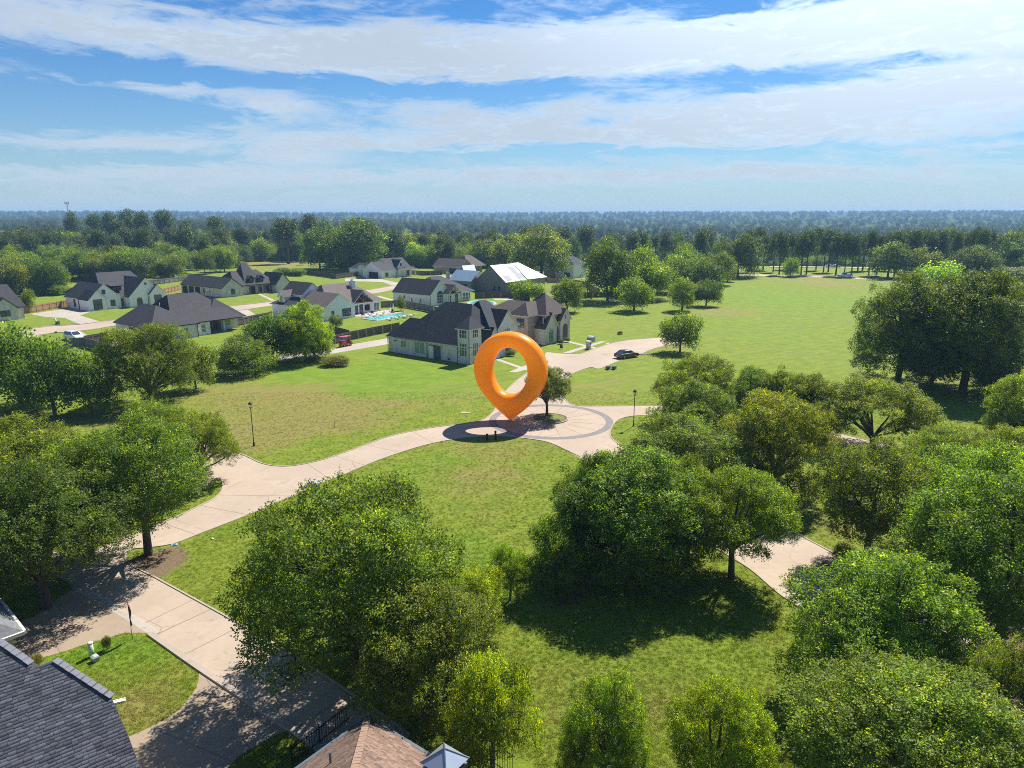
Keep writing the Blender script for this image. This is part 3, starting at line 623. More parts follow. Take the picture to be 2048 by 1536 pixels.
h.door('-b', -1.3, -7.4, 3.4, 2.5, simple('painted_porch_shade', (.10, .12, .15), .8), n=.03); h.door('-b', -1.38, -8.3, .95, 2.2, M_WHITE); h.post(-5.9, -1.2, 2.8); h.post(-9.0, -1.2, 2.8); h.pipe(-9.3, -1.42, 2.9); h.pipe(-1.9, -1.5, 2.9); h.pipe(-19.35, -1.42, 2.9); h.pipe(.82, -1.62, 6)  # wide first panel is no door: porch recess with its shade painted on
h.vent(-12, 3.5, 8.0)
for q in (1.2, 3.4): MB().box(-17.7, -16.9, -1.33, -1.3, 2.2, 2.35).build('vent_grille', M_DARK, h.r) if q < 2 else None
MB().box(-4.4, -3.9, -1.34, -1.3, .25, .5).build('vent_grille', M_DARK, h.r)
# M: rose and cream brick house next to it
h = House('two-storey rose and cream brick house with brown hip roofs and green arched window', (6, 138), M_RBRICK, M_ROOF_BR, M_TRIM)
h.wall(-18, -2.5, -.5, 12, 4.0); h.hip(-18, -2.5, -.5, 12.5, 4.05, (-12.5, 5.5), (-6, 5.5), 7.6)
h.wall(-6.2, -2.2, -1.9, 9.4, 5.75); h.hip(-6.4, -2.2, -2.0, 4.5, 5.8, (-4.4, .4), (-4.2, 3.4), 8.2); h.hip(-6.8, -.2, 1.4, 9.2, 5.8, (-3.6, 5.0), (-3.0, 5.2), 9.6)
h.wall(-4.0, -.5, 1.9, 8.9, 5.7)
h.gable(-4, .3, .5, 4.7, 3.35, 2.7, 'a', wmat=M_CREAM); h.gable(-4, .5, 5.6, 9.2, 4.4, 2.0, 'a', wmat=M_CREAM)
h.win('-b', -1.9, -4.0, 3.5, 1.7, 1.6, 2, 1, frame=M_BLACK); h.win('+a', .3, 2.6, .6, 1.3, 1.6, 2, 2, glass=M_GREEN, arch=True, frame=simple('green_frame', (.10, .22, .09), .5)); h.win('+a', .5, 7.4, 4.4, .5, .9, 1, 1, frame=M_TRIM)
P = h.face('+a', .5); m = MB(); h.fbox(m, P, 6.5, 8.3, 0, 2.6, -.05, .03); m.add([P(7.4 + .9 * math.cos(q), 2.6 + .9 * math.sin(q), .03) for q in np.linspace(0, math.pi, 13)], [tuple(range(13))]); m.build('entrance_arch', simple('painted_entrance_shade', (.15, .09, .065), .8), h.r)  # flat arch panel, the shade inside the entrance painted as dark brown
h.win('+a', -.4, 1.2, 4.2, 1.0, 1.1, 1, 1)
h.wall(-14, -6.3, -.9, -.5, .9, mat=M_RBRICK, name='planter'); h.pipe(.38, 4.75, 3.2); h.pipe(-6.25, -1.97, 5.7)
# D: charcoal-roofed white brick house in front of the left street
h = House('white brick ranch house with broad charcoal hip roof and back patio, nearest on the left', (-68, 143), M_WBRICK, M_ROOF_DK, M_BLACK)
h.wall(-17, -1.6, -4.4, 5.2, 2.9); h.wall(-17, -2.6, 5.2, 8.6, 2.9); h.wall(-17, -7.2, 8.6, 17.2, 2.9); h.wall(-17, -6.2, 13.2, 17.4, 2.88)
h.hip(-17, -1.6, -4.4, 5.2, 2.95, (-14.2, .4), (-8.6, .4), 6.6); h.hip(-19, -2.8, .5, 16.0, 2.96, (-11.6, 4.6), (-11.0, 11.0), 8.3); h.hip(-15, -3.9, 8.9, 17.6, 2.97, (-11, 13.2), (-8.0, 13.2), 7.0)
for t_, g_ in ((2.6, M_TEAL), (.1, M_TEAL)): h.win('+a', -1.6, t_, .75, 1.0, 1.55, 1, 2, glass=g_)
h.win('+a', -2.6, 7.0, .6, 1.1, 1.75, 1, 2, glass=M_TEAL); h.win('+a', -6.2, 14.6, .8, 1.9, 1.4, 2, 2, glass=M_TEAL); h.win('+a', -7.2, 10.4, .5, 2.6, 1.9, 3, 1, glass=M_TEAL)
h.garage('-b', -4.4, -8.6, 4.8, 2.35, simple('garage_dark', (.03, .03, .032), .6)); h.wall(-7.25, -7.14, 11.8, 13.0, 2.5, mat=M_WOOD, name='timber_panel')
h.slab(-7.2, -3.6, 8.6, 13.4, h=.05); h.post(-4.5, 12.9, 2.8, .45, M_WBRICK); h.post(-4.6, 8.9, 2.8, .3)
for a, b in ((-14, 4), (-8.6, 1.2), (-6.5, 4.6), (-12.2, 6.5), (-6.3, 10.2)): h.vent(a, b, 5.0 if a > -7 else 6.6)
h.pipe(-1.52, -4.48, 2.8); h.pipe(-1.52, 5.2, 2.8)
for q in (9.6, 10.7):
    t_ = thing('patio_chair', 'dark patio chair on the back patio of the charcoal-roofed ranch house', 'chair', (*[c for c in (h.r.matrix_basis @ Vector((-5.6, q, .05)))[:2]], .05), GRID, 'chairs on the ranch house patio')
    MB().box(-.28, .28, -.28, .28, .38, .46).build('seat', M_BLACK, t_); MB().box(-.28, -.22, -.28, .28, .46, .95).build('backrest', M_BLACK, t_)
    for i, j in ((-1, -1), (1, -1), (1, 1), (-1, 1)): MB().box(i * .25 - .03, i * .25 + .03, j * .25 - .03, j * .25 + .03, 0, .38).build('leg', M_BLACK, t_)
# B: white farmhouse on the left
oB = G(178, 622)
h = House('white modern farmhouse with black roof, two front gables and low shed dormer, far left', oB, M_BATTEN, M_ROOF_DK, M_BLACK)
h.gable(-13.8, .4, 0, 8.4, 3, 3.7, 'a', trim=M_WHITE); h.wall(-22, -.6, 5, 19, 2.9, mat=M_CREAM); h.hip(-24, -.4, 4.2, 19, 3, (-12, 8), (-12, 17.6), 9.1)
h.gable(-10, 2.4, 9.8, 19.4, 3, 4.8, 'a', trim=M_WHITE); h.gable(-2, 3.0, 15.2, 19.6, 3.4, 2.4, 'a', trim=M_WHITE); h.gable(-5, .9, -.15, 4.2, 2.9, 2.2, 'a', trim=M_WHITE)
dm = MB().box(-4.6, -1.9, 7.4, 9.9, 4.6, 5.9); dm.build('dormer', M_BLACK, h.r); h.win('+a', -1.9, 8.65, 4.8, 2.0, .8, 2, 1, frame=M_BLACK); h.hip(-5.4, -1.7, 7.3, 10, 6.0, (-5.4, 7.6), (-5.4, 9.7), 6.35, over=.2)
h.garage('-b', 0, -3.0, 5.4, 2.4, simple('garage_dark_blue', (.03, .05, .075), .7)); h.win('-b', 0, -8.2, .6, 1.1, 2.0, 1, 2, frame=M_BLACK)  # garage door in one dark blue
h.win('+a', .9, 2.1, .3, 2.1, 2.6, 2, 2, frame=M_BLACK); h.win('+a', .4, 6.2, .8, 1.1, 1.6, 1, 2, frame=M_BLACK); h.win('+a', .4, 4.1, 4.2, .8, 1.1, 1, 1, frame=M_BLACK); h.win('+a', -.6, 9.1, .5, .6, 1.9, 1, 2, frame=M_BLACK)
h.win('+a', 3.0, 17.4, .2, 2.0, 2.8, 2, 2, frame=M_BLACK); h.win('+a', 2.4, 12.5, .1, 1.4, 1.9, 2, 1, arch=True, frame=M_WOOD); h.win('+a', 2.4, 14.6, 6.1, .5, .5, 1, 1, frame=M_BLACK)
h.pipe(2.5, 14.9, 3); h.pipe(.5, 8.5, 3)
# C: long house with three garage bays
oC = G(446, 595.5)
h = House('long white stone house with black roof, three garage bays, tall steep roof and two dormers', oC, M_CREAM, M_ROOF_DK, M_BLACK)
h.gable(-24, 0, 0, 6.8, 3, 2.7, 'a'); h.wall(-15, -2.4, 6, 20, 2.95); h.hip(-15, -2.2, 5.6, 21, 3, (-8.5, 8.5), (-8.5, 18), 7.3)
h.hip(-12, -2.4, 9.6, 16.4, 3.02, (-8.5, 12.4), (-8.5, 14.6), 9.4, over=.1); h.gable(-8, 1.2, 18.6, 24, 3, 3.2, 'a')
for q in (11.3, 14.9):
    h.gable(-6.2, -3.0, q, q + 1.9, 4.9, .8, 'a', z0=3.2, wmat=M_BLACK); h.win('+a', -3.0, q + .95, 3.8, 1.2, 1.2, 2, 2, frame=M_BLACK)
h.wall(-2.4, -1.2, 9.5, 19, 3.1, z0=2.9, mat=M_BLACK, name='porch_beam')
for q in (10.6, 13.6, 15.8, 18.2): h.post(-1.35, q, 2.9, .3, M_WOOD)
for a in (-21.5, -17.7, -13.9): h.garage('-b', 0, a, 2.9, 2.4)
for a in (-23.6, -19.6, -15.8, -12.0): MB().box(a - .25, a + .25, -.3, -.02, 0, 2.9).build('pier', M_WBRICK, h.r)
h.win('-b', 0, -10.6, .8, .7, 1.6, 1, 2, frame=M_BLACK); h.win('-b', 0, -7.2, 1.0, .8, 1.1, 1, 1); h.win('+a', 0, 3.5, .8, 1.2, 1.6, 2, 2, frame=M_BLACK); h.door('+a', -2.4, 12.0, 1.9, 2.4); h.win('+a', -2.4, 14.8, .4, 1.2, 2.0, 1, 2, frame=M_BLACK); h.win('+a', -2.4, 17.6, .4, 1.2, 2.0, 1, 2, frame=M_BLACK)
# E: white board-and-batten house with the pool
oE = G(644, 642)
h = House('white board-and-batten house with brown roof, timber truss patio and swimming pool', oE, M_BATTEN, M_ROOF_TN, M_WHITE)
h.gable(-9.4, 1.0, 0, 9.6, 3, 3.1, 'a'); h.wall(-18.6, -9, -.8, 10, 2.95); h.hip(-18.8, -8.8, -.9, 10, 3, (-14, 3.6), (-12.5, 3.6), 5.6, mat=M_ROOF_DK)
h.gable(-18.4, -9.9, 2.2, 8.6, 5.5, 2.6, 'a', mat=M_ROOF_DK, z0=3); h.gable(-16.3, -14.0, -.3, 4, 5.1, 1.2, 'b', mat=M_ROOF_TN, z0=3.1); h.win('-b', -.3, -15.15, 3.4, 1.2, 1.7, 2, 2, glass=M_GREEN)
h.wall(-16, -2.8, 5, 21.6, 2.92); h.hip(-16.6, -2.6, 4.4, 21.8, 3.02, (-9.6, 8), (-9.2, 17), 7.6)
h.gable(-8, -2.0, 11.8, 18.4, 3, 2.9, 'a', mat=M_ROOF_DK, walls=False)
for q in (12.0, 18.2): h.post(-2.1, q, 3, .3, M_WHITE)
m = MB(); m.bar((-2.0, 11.9, 3.0), (-2.0, 18.3, 3.0), .25, .28); m.bar((-2.0, 15.1, 3.0), (-2.0, 15.1, 5.7), .2); m.bar((-2.0, 15.1, 3.3), (-2.0, 13.6, 4.6), .18); m.bar((-2.0, 15.1, 3.3), (-2.0, 16.6, 4.6), .18); m.build('truss', M_WOOD, h.r)
h.win('+a', -2.8, 13.2, .1, 1.0, 2.2, 1, 2, frame=M_BLACK); h.win('+a', -2.8, 14.9, .1, 1.0, 2.2, 1, 2, frame=M_BLACK); h.door('+a', -2.76, 16.9, 1.8, 1.6, M_DARK, 'fireplace', z=.6); h.win('+a', -2.8, 20.2, .3, 1.8, 2.0, 2, 1, glass=M_TEAL)
h.win('+a', 1.0, 2.6, .9, .7, 1.3, 1, 1, frame=M_BLACK); h.win('+a', 1.0, 6.9, .6, 2.6, 1.8, 3, 2, frame=M_BLACK); h.win('-b', 0, -6.0, .8, .8, 1.3, 1, 1); h.chimney(-7.6, 16.4, 1.1, 1.1, 5.4, 8.0, M_WHITE); h.vent(-6, 10, 5.6); h.vent(-5.2, 10.6, 5.2)
h.slab(-2.4, 4.4, 10.2, 23.4, M_PALE, .05)
ph = h.r.matrix_basis.copy()
def hp(a, b, z=0): q = ph @ Vector((a, b, z)); return (q.x, q.y, q.z)
M_WATER = NT('pool_water'); M_WATER.set(M_WATER.b, 'Base Color', M_WATER.mix(M_WATER.noise(M_WATER.pos(), 1.5, 3), (.03, .36, .40), (.06, .50, .50))); M_WATER.set(M_WATER.b, 'Roughness', .08); M_WATER = M_WATER.mat
def pool(label, corners, deckw, z=.08):
    t = thing('swimming_pool', label, 'pool', (*corners[0], 0)); o = Vector((*corners[0], 0))
    C_ = [(c[0] - o.x, c[1] - o.y) for c in corners]; cx_ = sum(c[0] for c in C_) / len(C_); cy_ = sum(c[1] for c in C_) / len(C_)
    MB().prism(C_, .01, z).build('water', M_WATER, t)
    ribbon(MB(), C_, deckw, .0, z + .05, True).build('coping', M_PALE, t); return t
pool('turquoise rectangular pool with pale coping behind the brown-roofed white house', [hp(a, b)[:2] for a, b in ((5.4, 8), (10.6, 8), (10.6, 19.8), (5.4, 19.8))], .7)
for k, (a, b) in enumerate(((4.2, 11), (4.3, 13.2), (4.2, 15.6), (11.9, 11), (11.9, 13.6), (11.9, 16.4), (12.0, 18.6))):
    side = 'patio side' if a < 8 else 'lawn side'
    t_ = thing('lounge_chair', f'white pool lounger on the {side} of the turquoise rectangular pool', 'lounge chair', hp(a, b, .05), GRID, f'loungers on the {side} of the pool')
    MB().box(-.9, .5, -.32, .32, .26, .36).build('seat', M_WHITE, t_); MB().add([(.5, -.32, .3), (1.0, -.32, .85), (1.0, .32, .85), (.5, .32, .3), (.5, -.32, .38), (.95, -.32, .92), (.95, .32, .92), (.5, .32, .38)], [(0, 1, 2, 3), (4, 7, 6, 5), (0, 4, 5, 1), (1, 5, 6, 2), (2, 6, 7, 3), (3, 7, 4, 0)]).build('backrest', M_WHITE, t_)
    for i, j in ((-.8, -.26), (-.8, .26), (.45, -.26), (.45, .26)): MB().box(i - .03, i + .03, j - .03, j + .03, 0, .26).build('leg', M_WHITE, t_)
for a, b, w_ in ((12.6, 15.2, 'by the lawn side of'), (3.2, 20.6, 'at the far end of')):
    t_ = thing('patio_umbrella', f'closed white patio umbrella {w_} the rectangular pool', 'umbrella', hp(a, b, .05))
    MB().tube([(0, 0, 0), (0, 0, 2.6)], .04, 6).build('pole', M_WHITE, t_); MB().tube([(0, 0, 1.0), (0, 0, 1.5), (0, 0, 2.5)], [.2, .17, .05], 8).build('canopy', M_WHITE, t_); MB().tube([(0, 0, 0), (0, 0, .08)], .3, 10).build('base', M_BLACK, t_)
for k, (a, b) in enumerate(((1.6, 11.6), (2.4, 13.0), (.8, 15.4), (1.6, 18.6), (2.6, 20.8), (1.2, 21.6))):
    t_ = thing('patio_chair', 'outdoor patio chair in front of the timber truss patio', 'chair', hp(a, b, .05), GRID + k * 1.3, 'chairs on the truss patio'); mt = M_WHITE if k % 2 else M_BLACK
    MB().box(-.32, .32, -.32, .32, .3, .42).build('seat', mt, t_); MB().box(-.32, -.22, -.32, .32, .42, .85).build('backrest', mt, t_)
    for i, j in ((-1, -1), (1, -1), (1, 1), (-1, 1)): MB().box(i * .28 - .03, i * .28 + .03, j * .28 - .03, j * .28 + .03, 0, .3).build('leg', mt, t_)
# F: white house with the arched window
oF = G(858.7, 612)
h = House('white house with dark roof, tall arched gable window and timber porch gable', oF, M_CREAM, M_ROOF_DK, M_WHITE)
h.wall(-14, .4, -.4, 17.5, 2.95); h.gable(-13.6, 1.2, -.8, 7.4, 3.2, 3.7, 'a', wmat=M_WHITE); h.hip(-13.8, .6, 2, 18.4, 3, (-7, 8), (-6, 11.5), 7.4); h.gable(-3, 3.2, 4.8, 10.2, 3.2, 2.2, 'a', walls=False)
for q in (5.0, 10.0): h.post(3.0, q, 3.2, .35, M_CREAM)
m = MB(); m.bar((3.1, 4.9, 3.2), (3.1, 10.1, 3.2), .22, .26); m.bar((3.1, 7.5, 3.2), (3.1, 7.5, 5.2), .2); m.bar((3.1, 7.5, 3.4), (3.1, 6.2, 4.3), .16); m.bar((3.1, 7.5, 3.4), (3.1, 8.8, 4.3), .16); m.build('truss', M_WOOD, h.r)
h.win('+a', 1.2, 3.2, .6, 2.6, 2.4, 3, 3, arch=True, frame=M_WHITE); h.door('+a', .4, 7.4, 2.4, 2.2)
for q in (11.2,): h.win('+a', .4, q, .2, 1.0, 2.2, 1, 1, frame=M_BLACK)
for q in (13.0, 14.4, 15.8): h.win('+a', .4, q, .5, 1.1, 2.0, 2, 2)
h.win('+a', .42, 17.0, .6, .5, 1.8, 1, 2); h.win('-b', -.8, -2.6, .8, .7, 1.2, 1, 2); h.win('-b', -.8, -6.0, .8, .6, 1.1, 1, 2); h.win('-b', -.8, -9.0, 1.6, .8, .9, 1, 1)
h.slab(.4, 3.6, 4.6, 10.4); h.pipe(1.3, -.9, 3)
phF = h.r.matrix_basis.copy()
pool('curved blue pool with pale deck behind the arched-window house', catmull(gp([(936, 606), (950, 602), (968, 602), (985, 604), (990, 608), (975, 611), (955, 611), (942, 609)]), 3, True), 1.0)
# G: house under construction
oG = G(1011, 586)
M_OSB = simple('grey_sheathing', (.20, .195, .185), .8, .3, 1.2); M_UNDER = simple('roof_underlayment', (.74, .74, .76), .6, .06, .6); M_GREYF = simple('grey_felt', (.36, .36, .38), .8, .1); M_BLUE = simple('blue_sheathing', (.19, .30, .42), .6, .25, .8)
h = House('unfinished house with white roof underlayment and bare grey gable wall', oG, M_OSB, M_UNDER, M_GREYF)
h.gable(-12.4, 0, 0, 15, 3.6, 5.0, 'b', th=.12); h.wall(-6, 0, 15, 23, 3.5, mat=M_RBRICK); h.hip(-12.4, .4, 12, 23.4, 3.7, (-6.2, 12.3), (-6.2, 15.5), 8.9, over=.2)
for (b0, b1, f0, f1) in ((1.0, 4.2, .02, .33), (7.8, 10.4, .06, .8), (10.4, 11.8, .06, .4)):
    q = [(-6.2 * f, b, 3.66 + 5.0 * f + .16) for f, b in ((f0, b0), (f0, b1), (f1, b1), (f1, b0))]; MB().add(q, [(0, 1, 2, 3)]).build('felt_patch', M_GREYF, h.r)
h.gable(-22, -12.2, -3, 5, 3.4, 3.0, 'a', mat=M_BLUE); h.gable(-24, -20, 4, 10, 3.2, 4.4, 'b', mat=M_UNDER); h.win('-b', 0, -4.6, .7, .8, 1.4, 1, 1, frame=M_OSB, glass=M_DARK); h.win('-b', 0, -2.6, .7, .8, 1.4, 1, 1, frame=M_OSB, glass=M_DARK)
for a in np.arange(-21.5, -13, 1.0): MB().add([(a, -3.28, 3.42), (a + .12, -3.28, 3.42), (a + .12, .9, 6.55), (a, .9, 6.55)], [(0, 1, 2, 3)]).build('batten', M_GREYF, h.r)
h.post(-22.5, -3.2, 6, 1.0, simple('stone_pier', (.45, .43, .4), .8)); h.garage('-b', -3, -16.5, 5, 2.4)
# H: white farmhouse by the wood
oH = G(763, 557)
h = House('white farmhouse with dark garage door and porch standing against the wood', oH, M_BATTEN, M_ROOF_DK, M_WHITE)
h.gable(-11, 0, 0, 8, 3, 3.2, 'b'); h.gable(-12, -1, 6, 18, 3.2, 4.0, 'b'); h.gable(-8, -.4, 9.2, 13.6, 4.0, 2.8, 'a'); h.wall(-24, -11, 4, 10, 2.8); h.hip(-24, -11, 4, 10, 2.9, (-21, 7), (-13, 7), 5.2); h.gable(-18, -15, 3.2, 6, 2.8, 1.4, 'b')
h.garage('-b', 0, -4.6, 5.6, 2.4); h.win('+a', 0, 3, .6, 1.6, 1.5, 2, 2, frame=M_BLACK); h.win('+a', -.4, 11.4, 4.4, .9, 1.1, 1, 1, frame=M_BLACK); h.hip(-1, 1.8, 8.4, 18.4, 3.0, (-1, 8.6), (-1, 18.2), 3.7)
for q in (8.8, 11.6, 14.6, 17.8): h.post(1.5, q, 2.9, .25)
for q in (10, 13, 16): h.win('+a', -1, q, .4, 1.4, 1.9, 2, 2, frame=M_BLACK)
# I: brown house
oI = G(911, 548)
h = House('tan brick house with brown roof and dark garage door beyond the blue roof deck', oI, M_RBRICK, M_ROOF_BR, M_TRIM)
h.gable(-13, 3, 0, 8, 3, 3.0, 'a'); h.wall(-6, 2, 7, 16, 3); h.hip(-8, 3, 5, 17, 3, (-2.5, 9), (-2.5, 13), 7.6); h.garage('-b', 0, -1.4, 5, 2.4); h.win('+a', 3, 4, 1, 1.2, 1.5, 2, 2)
# J and K: houses half hidden on the right of the building site
oJ = G(1152, 556)
h = House('two-storey pale grey house with slate-blue roof half hidden by trees', (oJ[0], oJ[1]), M_BATTEN, M_ROOF_NV, M_WHITE)
h.wall(-9, 0, -2, 8, 5.4); h.hip(-9, 0, -2, 8, 5.5, (-5, 2), (-4, 4.5), 8.4); h.wall(-16, -9, 0, 8, 3, mat=M_RBRICK); h.hip(-16, -8, -1, 8, 3, (-11, 3.5), (-9, 3.5), 6.6, mat=M_ROOF_NV); h.win('-b', -2, -4.5, 3.4, 1.5, 1.5, 2, 2, glass=M_TEAL); h.garage('-b', -2, -3, 3, 2.2)
oK = G(1082, 541)
h = House('low dark-roofed house with white rakes glimpsed behind the spreading oak', oK, M_WHITE, M_ROOF_NV, M_WHITE)
h.wall(-12, 0, 0, 8, 3); h.gable(-13, 0, 0, 9, 3, 3, 'a'); h.gable(-2, 9, 2, 12, 3, 4.2, 'b'); h.gable(-30, -14, 0, 9, 3, 3.4, 'a'); h.win('-b', 0, -6, .8, 3, 1.4, 3, 1, frame=M_BLACK)
# A: house cut by the left edge
oA = G(47, 640)
h = House('white brick house with charcoal roof cut off by the left edge', (oA[0], oA[1]), M_CREAM, M_ROOF_DK, M_BLACK)
h.wall(-16, -3, -18, 1.4, 2.95); h.hip(-15, -3, -18, 1.6, 3, (-9, -12), (-9, .6), 8.2); h.gable(-7, -1.8, -5.6, -.4, 3, 2.4, 'a'); h.win('+a', -1.8, -3.0, 1.1, 2.0, 1.3, 2, 1, frame=M_BLACK)
# small sheds in the left wood
for k, (u, v, L_, lb) in enumerate(((258, 535, 9, 'white flat-roofed shed among the vine-covered trees'), (268, 548, 8, 'tan low shed roof among the vine-covered trees'), (352, 527, 6, 'small white shed roof at the edge of the vine-covered trees'))):
    x, y = G(u, v); s_ = House(lb, (x, y), M_WHITE if k != 1 else M_RBRICK, M_UNDER if k != 1 else M_ROOF_TN, M_WHITE, cat='shed', name='shed'); s_.gable(-L_ / 2, L_ / 2, 0, 5, 3.2 + k * .2, .8, 'a', th=.15); s_.door('-b', 0, 0, 1.2, 2.1)

# ---- near roof at lower left: plane through picture points, with real shingle tabs
def plane_pt(u, v, p0, nrm):
    d = px_dir(u, v); o = Vector((0, 0, CAMH)); t = (p0 - o).dot(nrm) / d.dot(nrm); return o + d * t
def shingle_roof(parent, poly, p0, nrm, mats, exposure=.15, tab=.33, name='shingles', seed=1):
    """rows of overlapping tabs laid over a planar polygon (world points); all tabs of a plane in one mesh"""
    rng = np.random.default_rng(seed); nrm = nrm.normalized()
    hx = Vector((-nrm.y, nrm.x, 0)).normalized(); up = nrm.cross(hx).normalized()
    if up.z < 0: up = -up
    pts = [((p - p0).dot(hx), (p - p0).dot(up)) for p in poly]
    us = [p[0] for p in pts]; vs_ = [p[1] for p in pts]
    def xs(v):
        out = []
        for (a, b), (c, d) in zip(pts, pts[1:] + pts[:1]):
            if (b <= v < d) or (d <= v < b): out.append(a + (c - a) * (v - b) / (d - b))
        return sorted(out)
    V, Fc, Cc = [], [], []; v = min(vs_)
    inv = parent.matrix_world.inverted() if parent else Matrix()
    while v < max(vs_):
        r = xs(v + exposure * .5)
        for a, b in zip(r[::2], r[1::2]):
            x = a - rng.random() * tab
            while x < b:
                w = tab * rng.uniform(.6, 1.35); x0, x1 = max(x, a), min(x + w - .012, b)
                if x1 - x0 > .03:
                    lift = rng.choice([.004, .007, .011]); n = len(V); sh = rng.normal(1, .27)
                    for (xx, vv, hh) in ((x0, v - .02, .0), (x1, v - .02, .0), (x1, v - .02, lift), (x0, v - .02, lift), (x1, v + exposure * 1.02, .004), (x0, v + exposure * 1.02, .004)):
                        V.append(inv @ (p0 + hx * xx + up * vv + nrm * (hh + .004)))
                    Fc += [(n, n + 1, n + 2, n + 3), (n + 3, n + 2, n + 4, n + 5)]; Cc += [sh] * 6
                x += w
        v += exposure
    me = fast_mesh(name, np.array([tuple(p) for p in V]), np.array(Fc)); at = me.attributes.new('tone', 'FLOAT', 'POINT'); at.data.foreach_set('value', np.array(Cc, np.float32))
    o = obj(name, me, mats, parent); tag(o, kind='stuff'); return o
def tab_mat(name, col):
    t = NT(name); p = t.pos(); a = t.attr('tone').outputs['Fac']
    g = t.noise(p, 40, 3, .7); w = t.noise(p, .5, 4, .6)
    c = t.mix(t.ramp(a, .45, 1.55), tuple(x * .62 for x in col), tuple(x * 1.42 for x in col)); c = t.mix(t.ramp(g, .3, .7, 0, .35), c, tuple(x * .6 for x in col)); c = t.mix(t.ramp(w, .45, .75, 0, .22), c, tuple(x * 1.5 for x in col))
    t.set(t.b, 'Base Color', c); t.set(t.b, 'Roughness', .9); t.set(t.b, 'Specular IOR Level', .3); t.bump(g, .3, .01); return t.mat
M_TABG = tab_mat('shingle_tab_grey', (.105, .108, .125)); M_TABB = tab_mat('shingle_tab_brown', (.19, .125, .095))
M_CAP = simple('ridge_cap', (.15, .155, .18), .9, .25, 5)
nroof = thing('house', 'near house at lower left with grey shingled roof', 'house', (*G(20, 1420, 5), 0)); bpy.context.view_layer.update()
P0 = Vector((*G(110, 1320, 6.0), 6.0)); dn = R(-50); sl = .62; NN = Vector((math.cos(dn) * sl, math.sin(dn) * sl, 1)).normalized()
pp = lambda u, v: plane_pt(u, v, P0, NN)
polyN = [pp(*q) for q in ((-260, 1160), (0, 1284), (60, 1326), (67, 1338), (110, 1320), (222, 1393), (258, 1475), (300, 1590), (320, 1680), (-500, 1720), (-560, 1300))]
ninv = nroof.matrix_world.inverted()
m = MB(); m.add([ninv @ p for p in polyN] + [ninv @ (p - Vector((0, 0, .25))) for p in polyN], [tuple(reversed(range(len(polyN))))] + [(k, (k + 1) % len(polyN), len(polyN) + (k + 1) % len(polyN), len(polyN) + k) for k in range(len(polyN))]); m.build('roof_deck', M_ROOF_DK, nroof)
shingle_roof(nroof, polyN, P0, NN, M_TABG, .15, .34, 'shingles', 3)
# far side of the roof beyond the hips, walls under it
back = MB(); hipline = [polyN[k] for k in (0, 1, 2, 3, 4, 5)]; bd = Vector((math.cos(dn + math.pi / 2), math.sin(dn + math.pi / 2), 0))
low = [Vector((p.x, p.y, 0)) + bd * w_ + Vector((0, 0, p.z - w_ * 1.1)) for p, w_ in zip(hipline, (.9, .7, .35, .35, .5, .0))]
back.add([ninv @ (p - Vector((0, 0, .03))) for p in hipline] + [ninv @ p for p in low], [(k, k + 1, 7 + k, 6 + k) for k in range(5)]); back.build('roof', M_ROOF_DK, nroof)
for q in ((1, 2), (4, 5), (0, 1)):
    a, b = polyN[q[0]], polyN[q[1]]; n_ = int((b - a).length / .3)
    for k in range(n_):
        c0, c1 = a.lerp(b, k / n_), a.lerp(b, (k + 1.25) / n_)
        MB().bar(ninv @ (c0 + Vector((0, 0, .03 + .012 * (k % 2)))), ninv @ (c1 + Vector((0, 0, .045 + .012 * (k % 2)))), .30, .03).build('ridge_cap', M_CAP, nroof)
wl_ = MB(); wp = [polyN[k].lerp(Vector((-26, 20, 4)), .08) for k in (3, 4, 5, 6, 7, 8, 9, 10, 0)]
wl_.add([ninv @ Vector((p.x, p.y, 0)) for p in wp] + [ninv @ Vector((p.x, p.y, max(p.z - .3, 1))) for p in wp], [(k, (k + 1) % 9, 9 + (k + 1) % 9, 9 + k) for k in range(9)]); wl_.build('wall', M_GBRICK, nroof)
# small wing with the pale slate roof and white gutter
WC = Vector((*G(48, 1262, 3.0), 3.0)); wing = thing('house_wing', 'low grey brick wing with pale slate roof and white gutter at left edge', 'house', (WC.x, WC.y, 0), R(-42))
M_SLATE = shingle_mat('pale_slate', (.13, .138, .142), .3)
m = MB(); m.add([(0, 0, 3), (-7, 0, 3), (-7, -6, 3), (0, -6, 3), (-3.0, -3.0, 4.7), (-7, -3.0, 4.7), (0, 0, 2.8), (-7, 0, 2.8), (-7, -6, 2.8), (0, -6, 2.8)], [(0, 1, 5, 4), (3, 0, 4), (2, 3, 4, 5), (9, 8, 7, 6)]); m.build('roof', M_SLATE, wing)
m = MB(); m.bar((0, .04, 2.92), (-7, .04, 2.92), .13, .2); m.bar((.04, 0, 2.92), (.04, -6, 2.92), .13, .2); m.build('gutter', M_TRIM, wing)
MB().box(-7, -.45, -6, -.45, 0, 2.8).build('wall', M_GBRICK, wing)
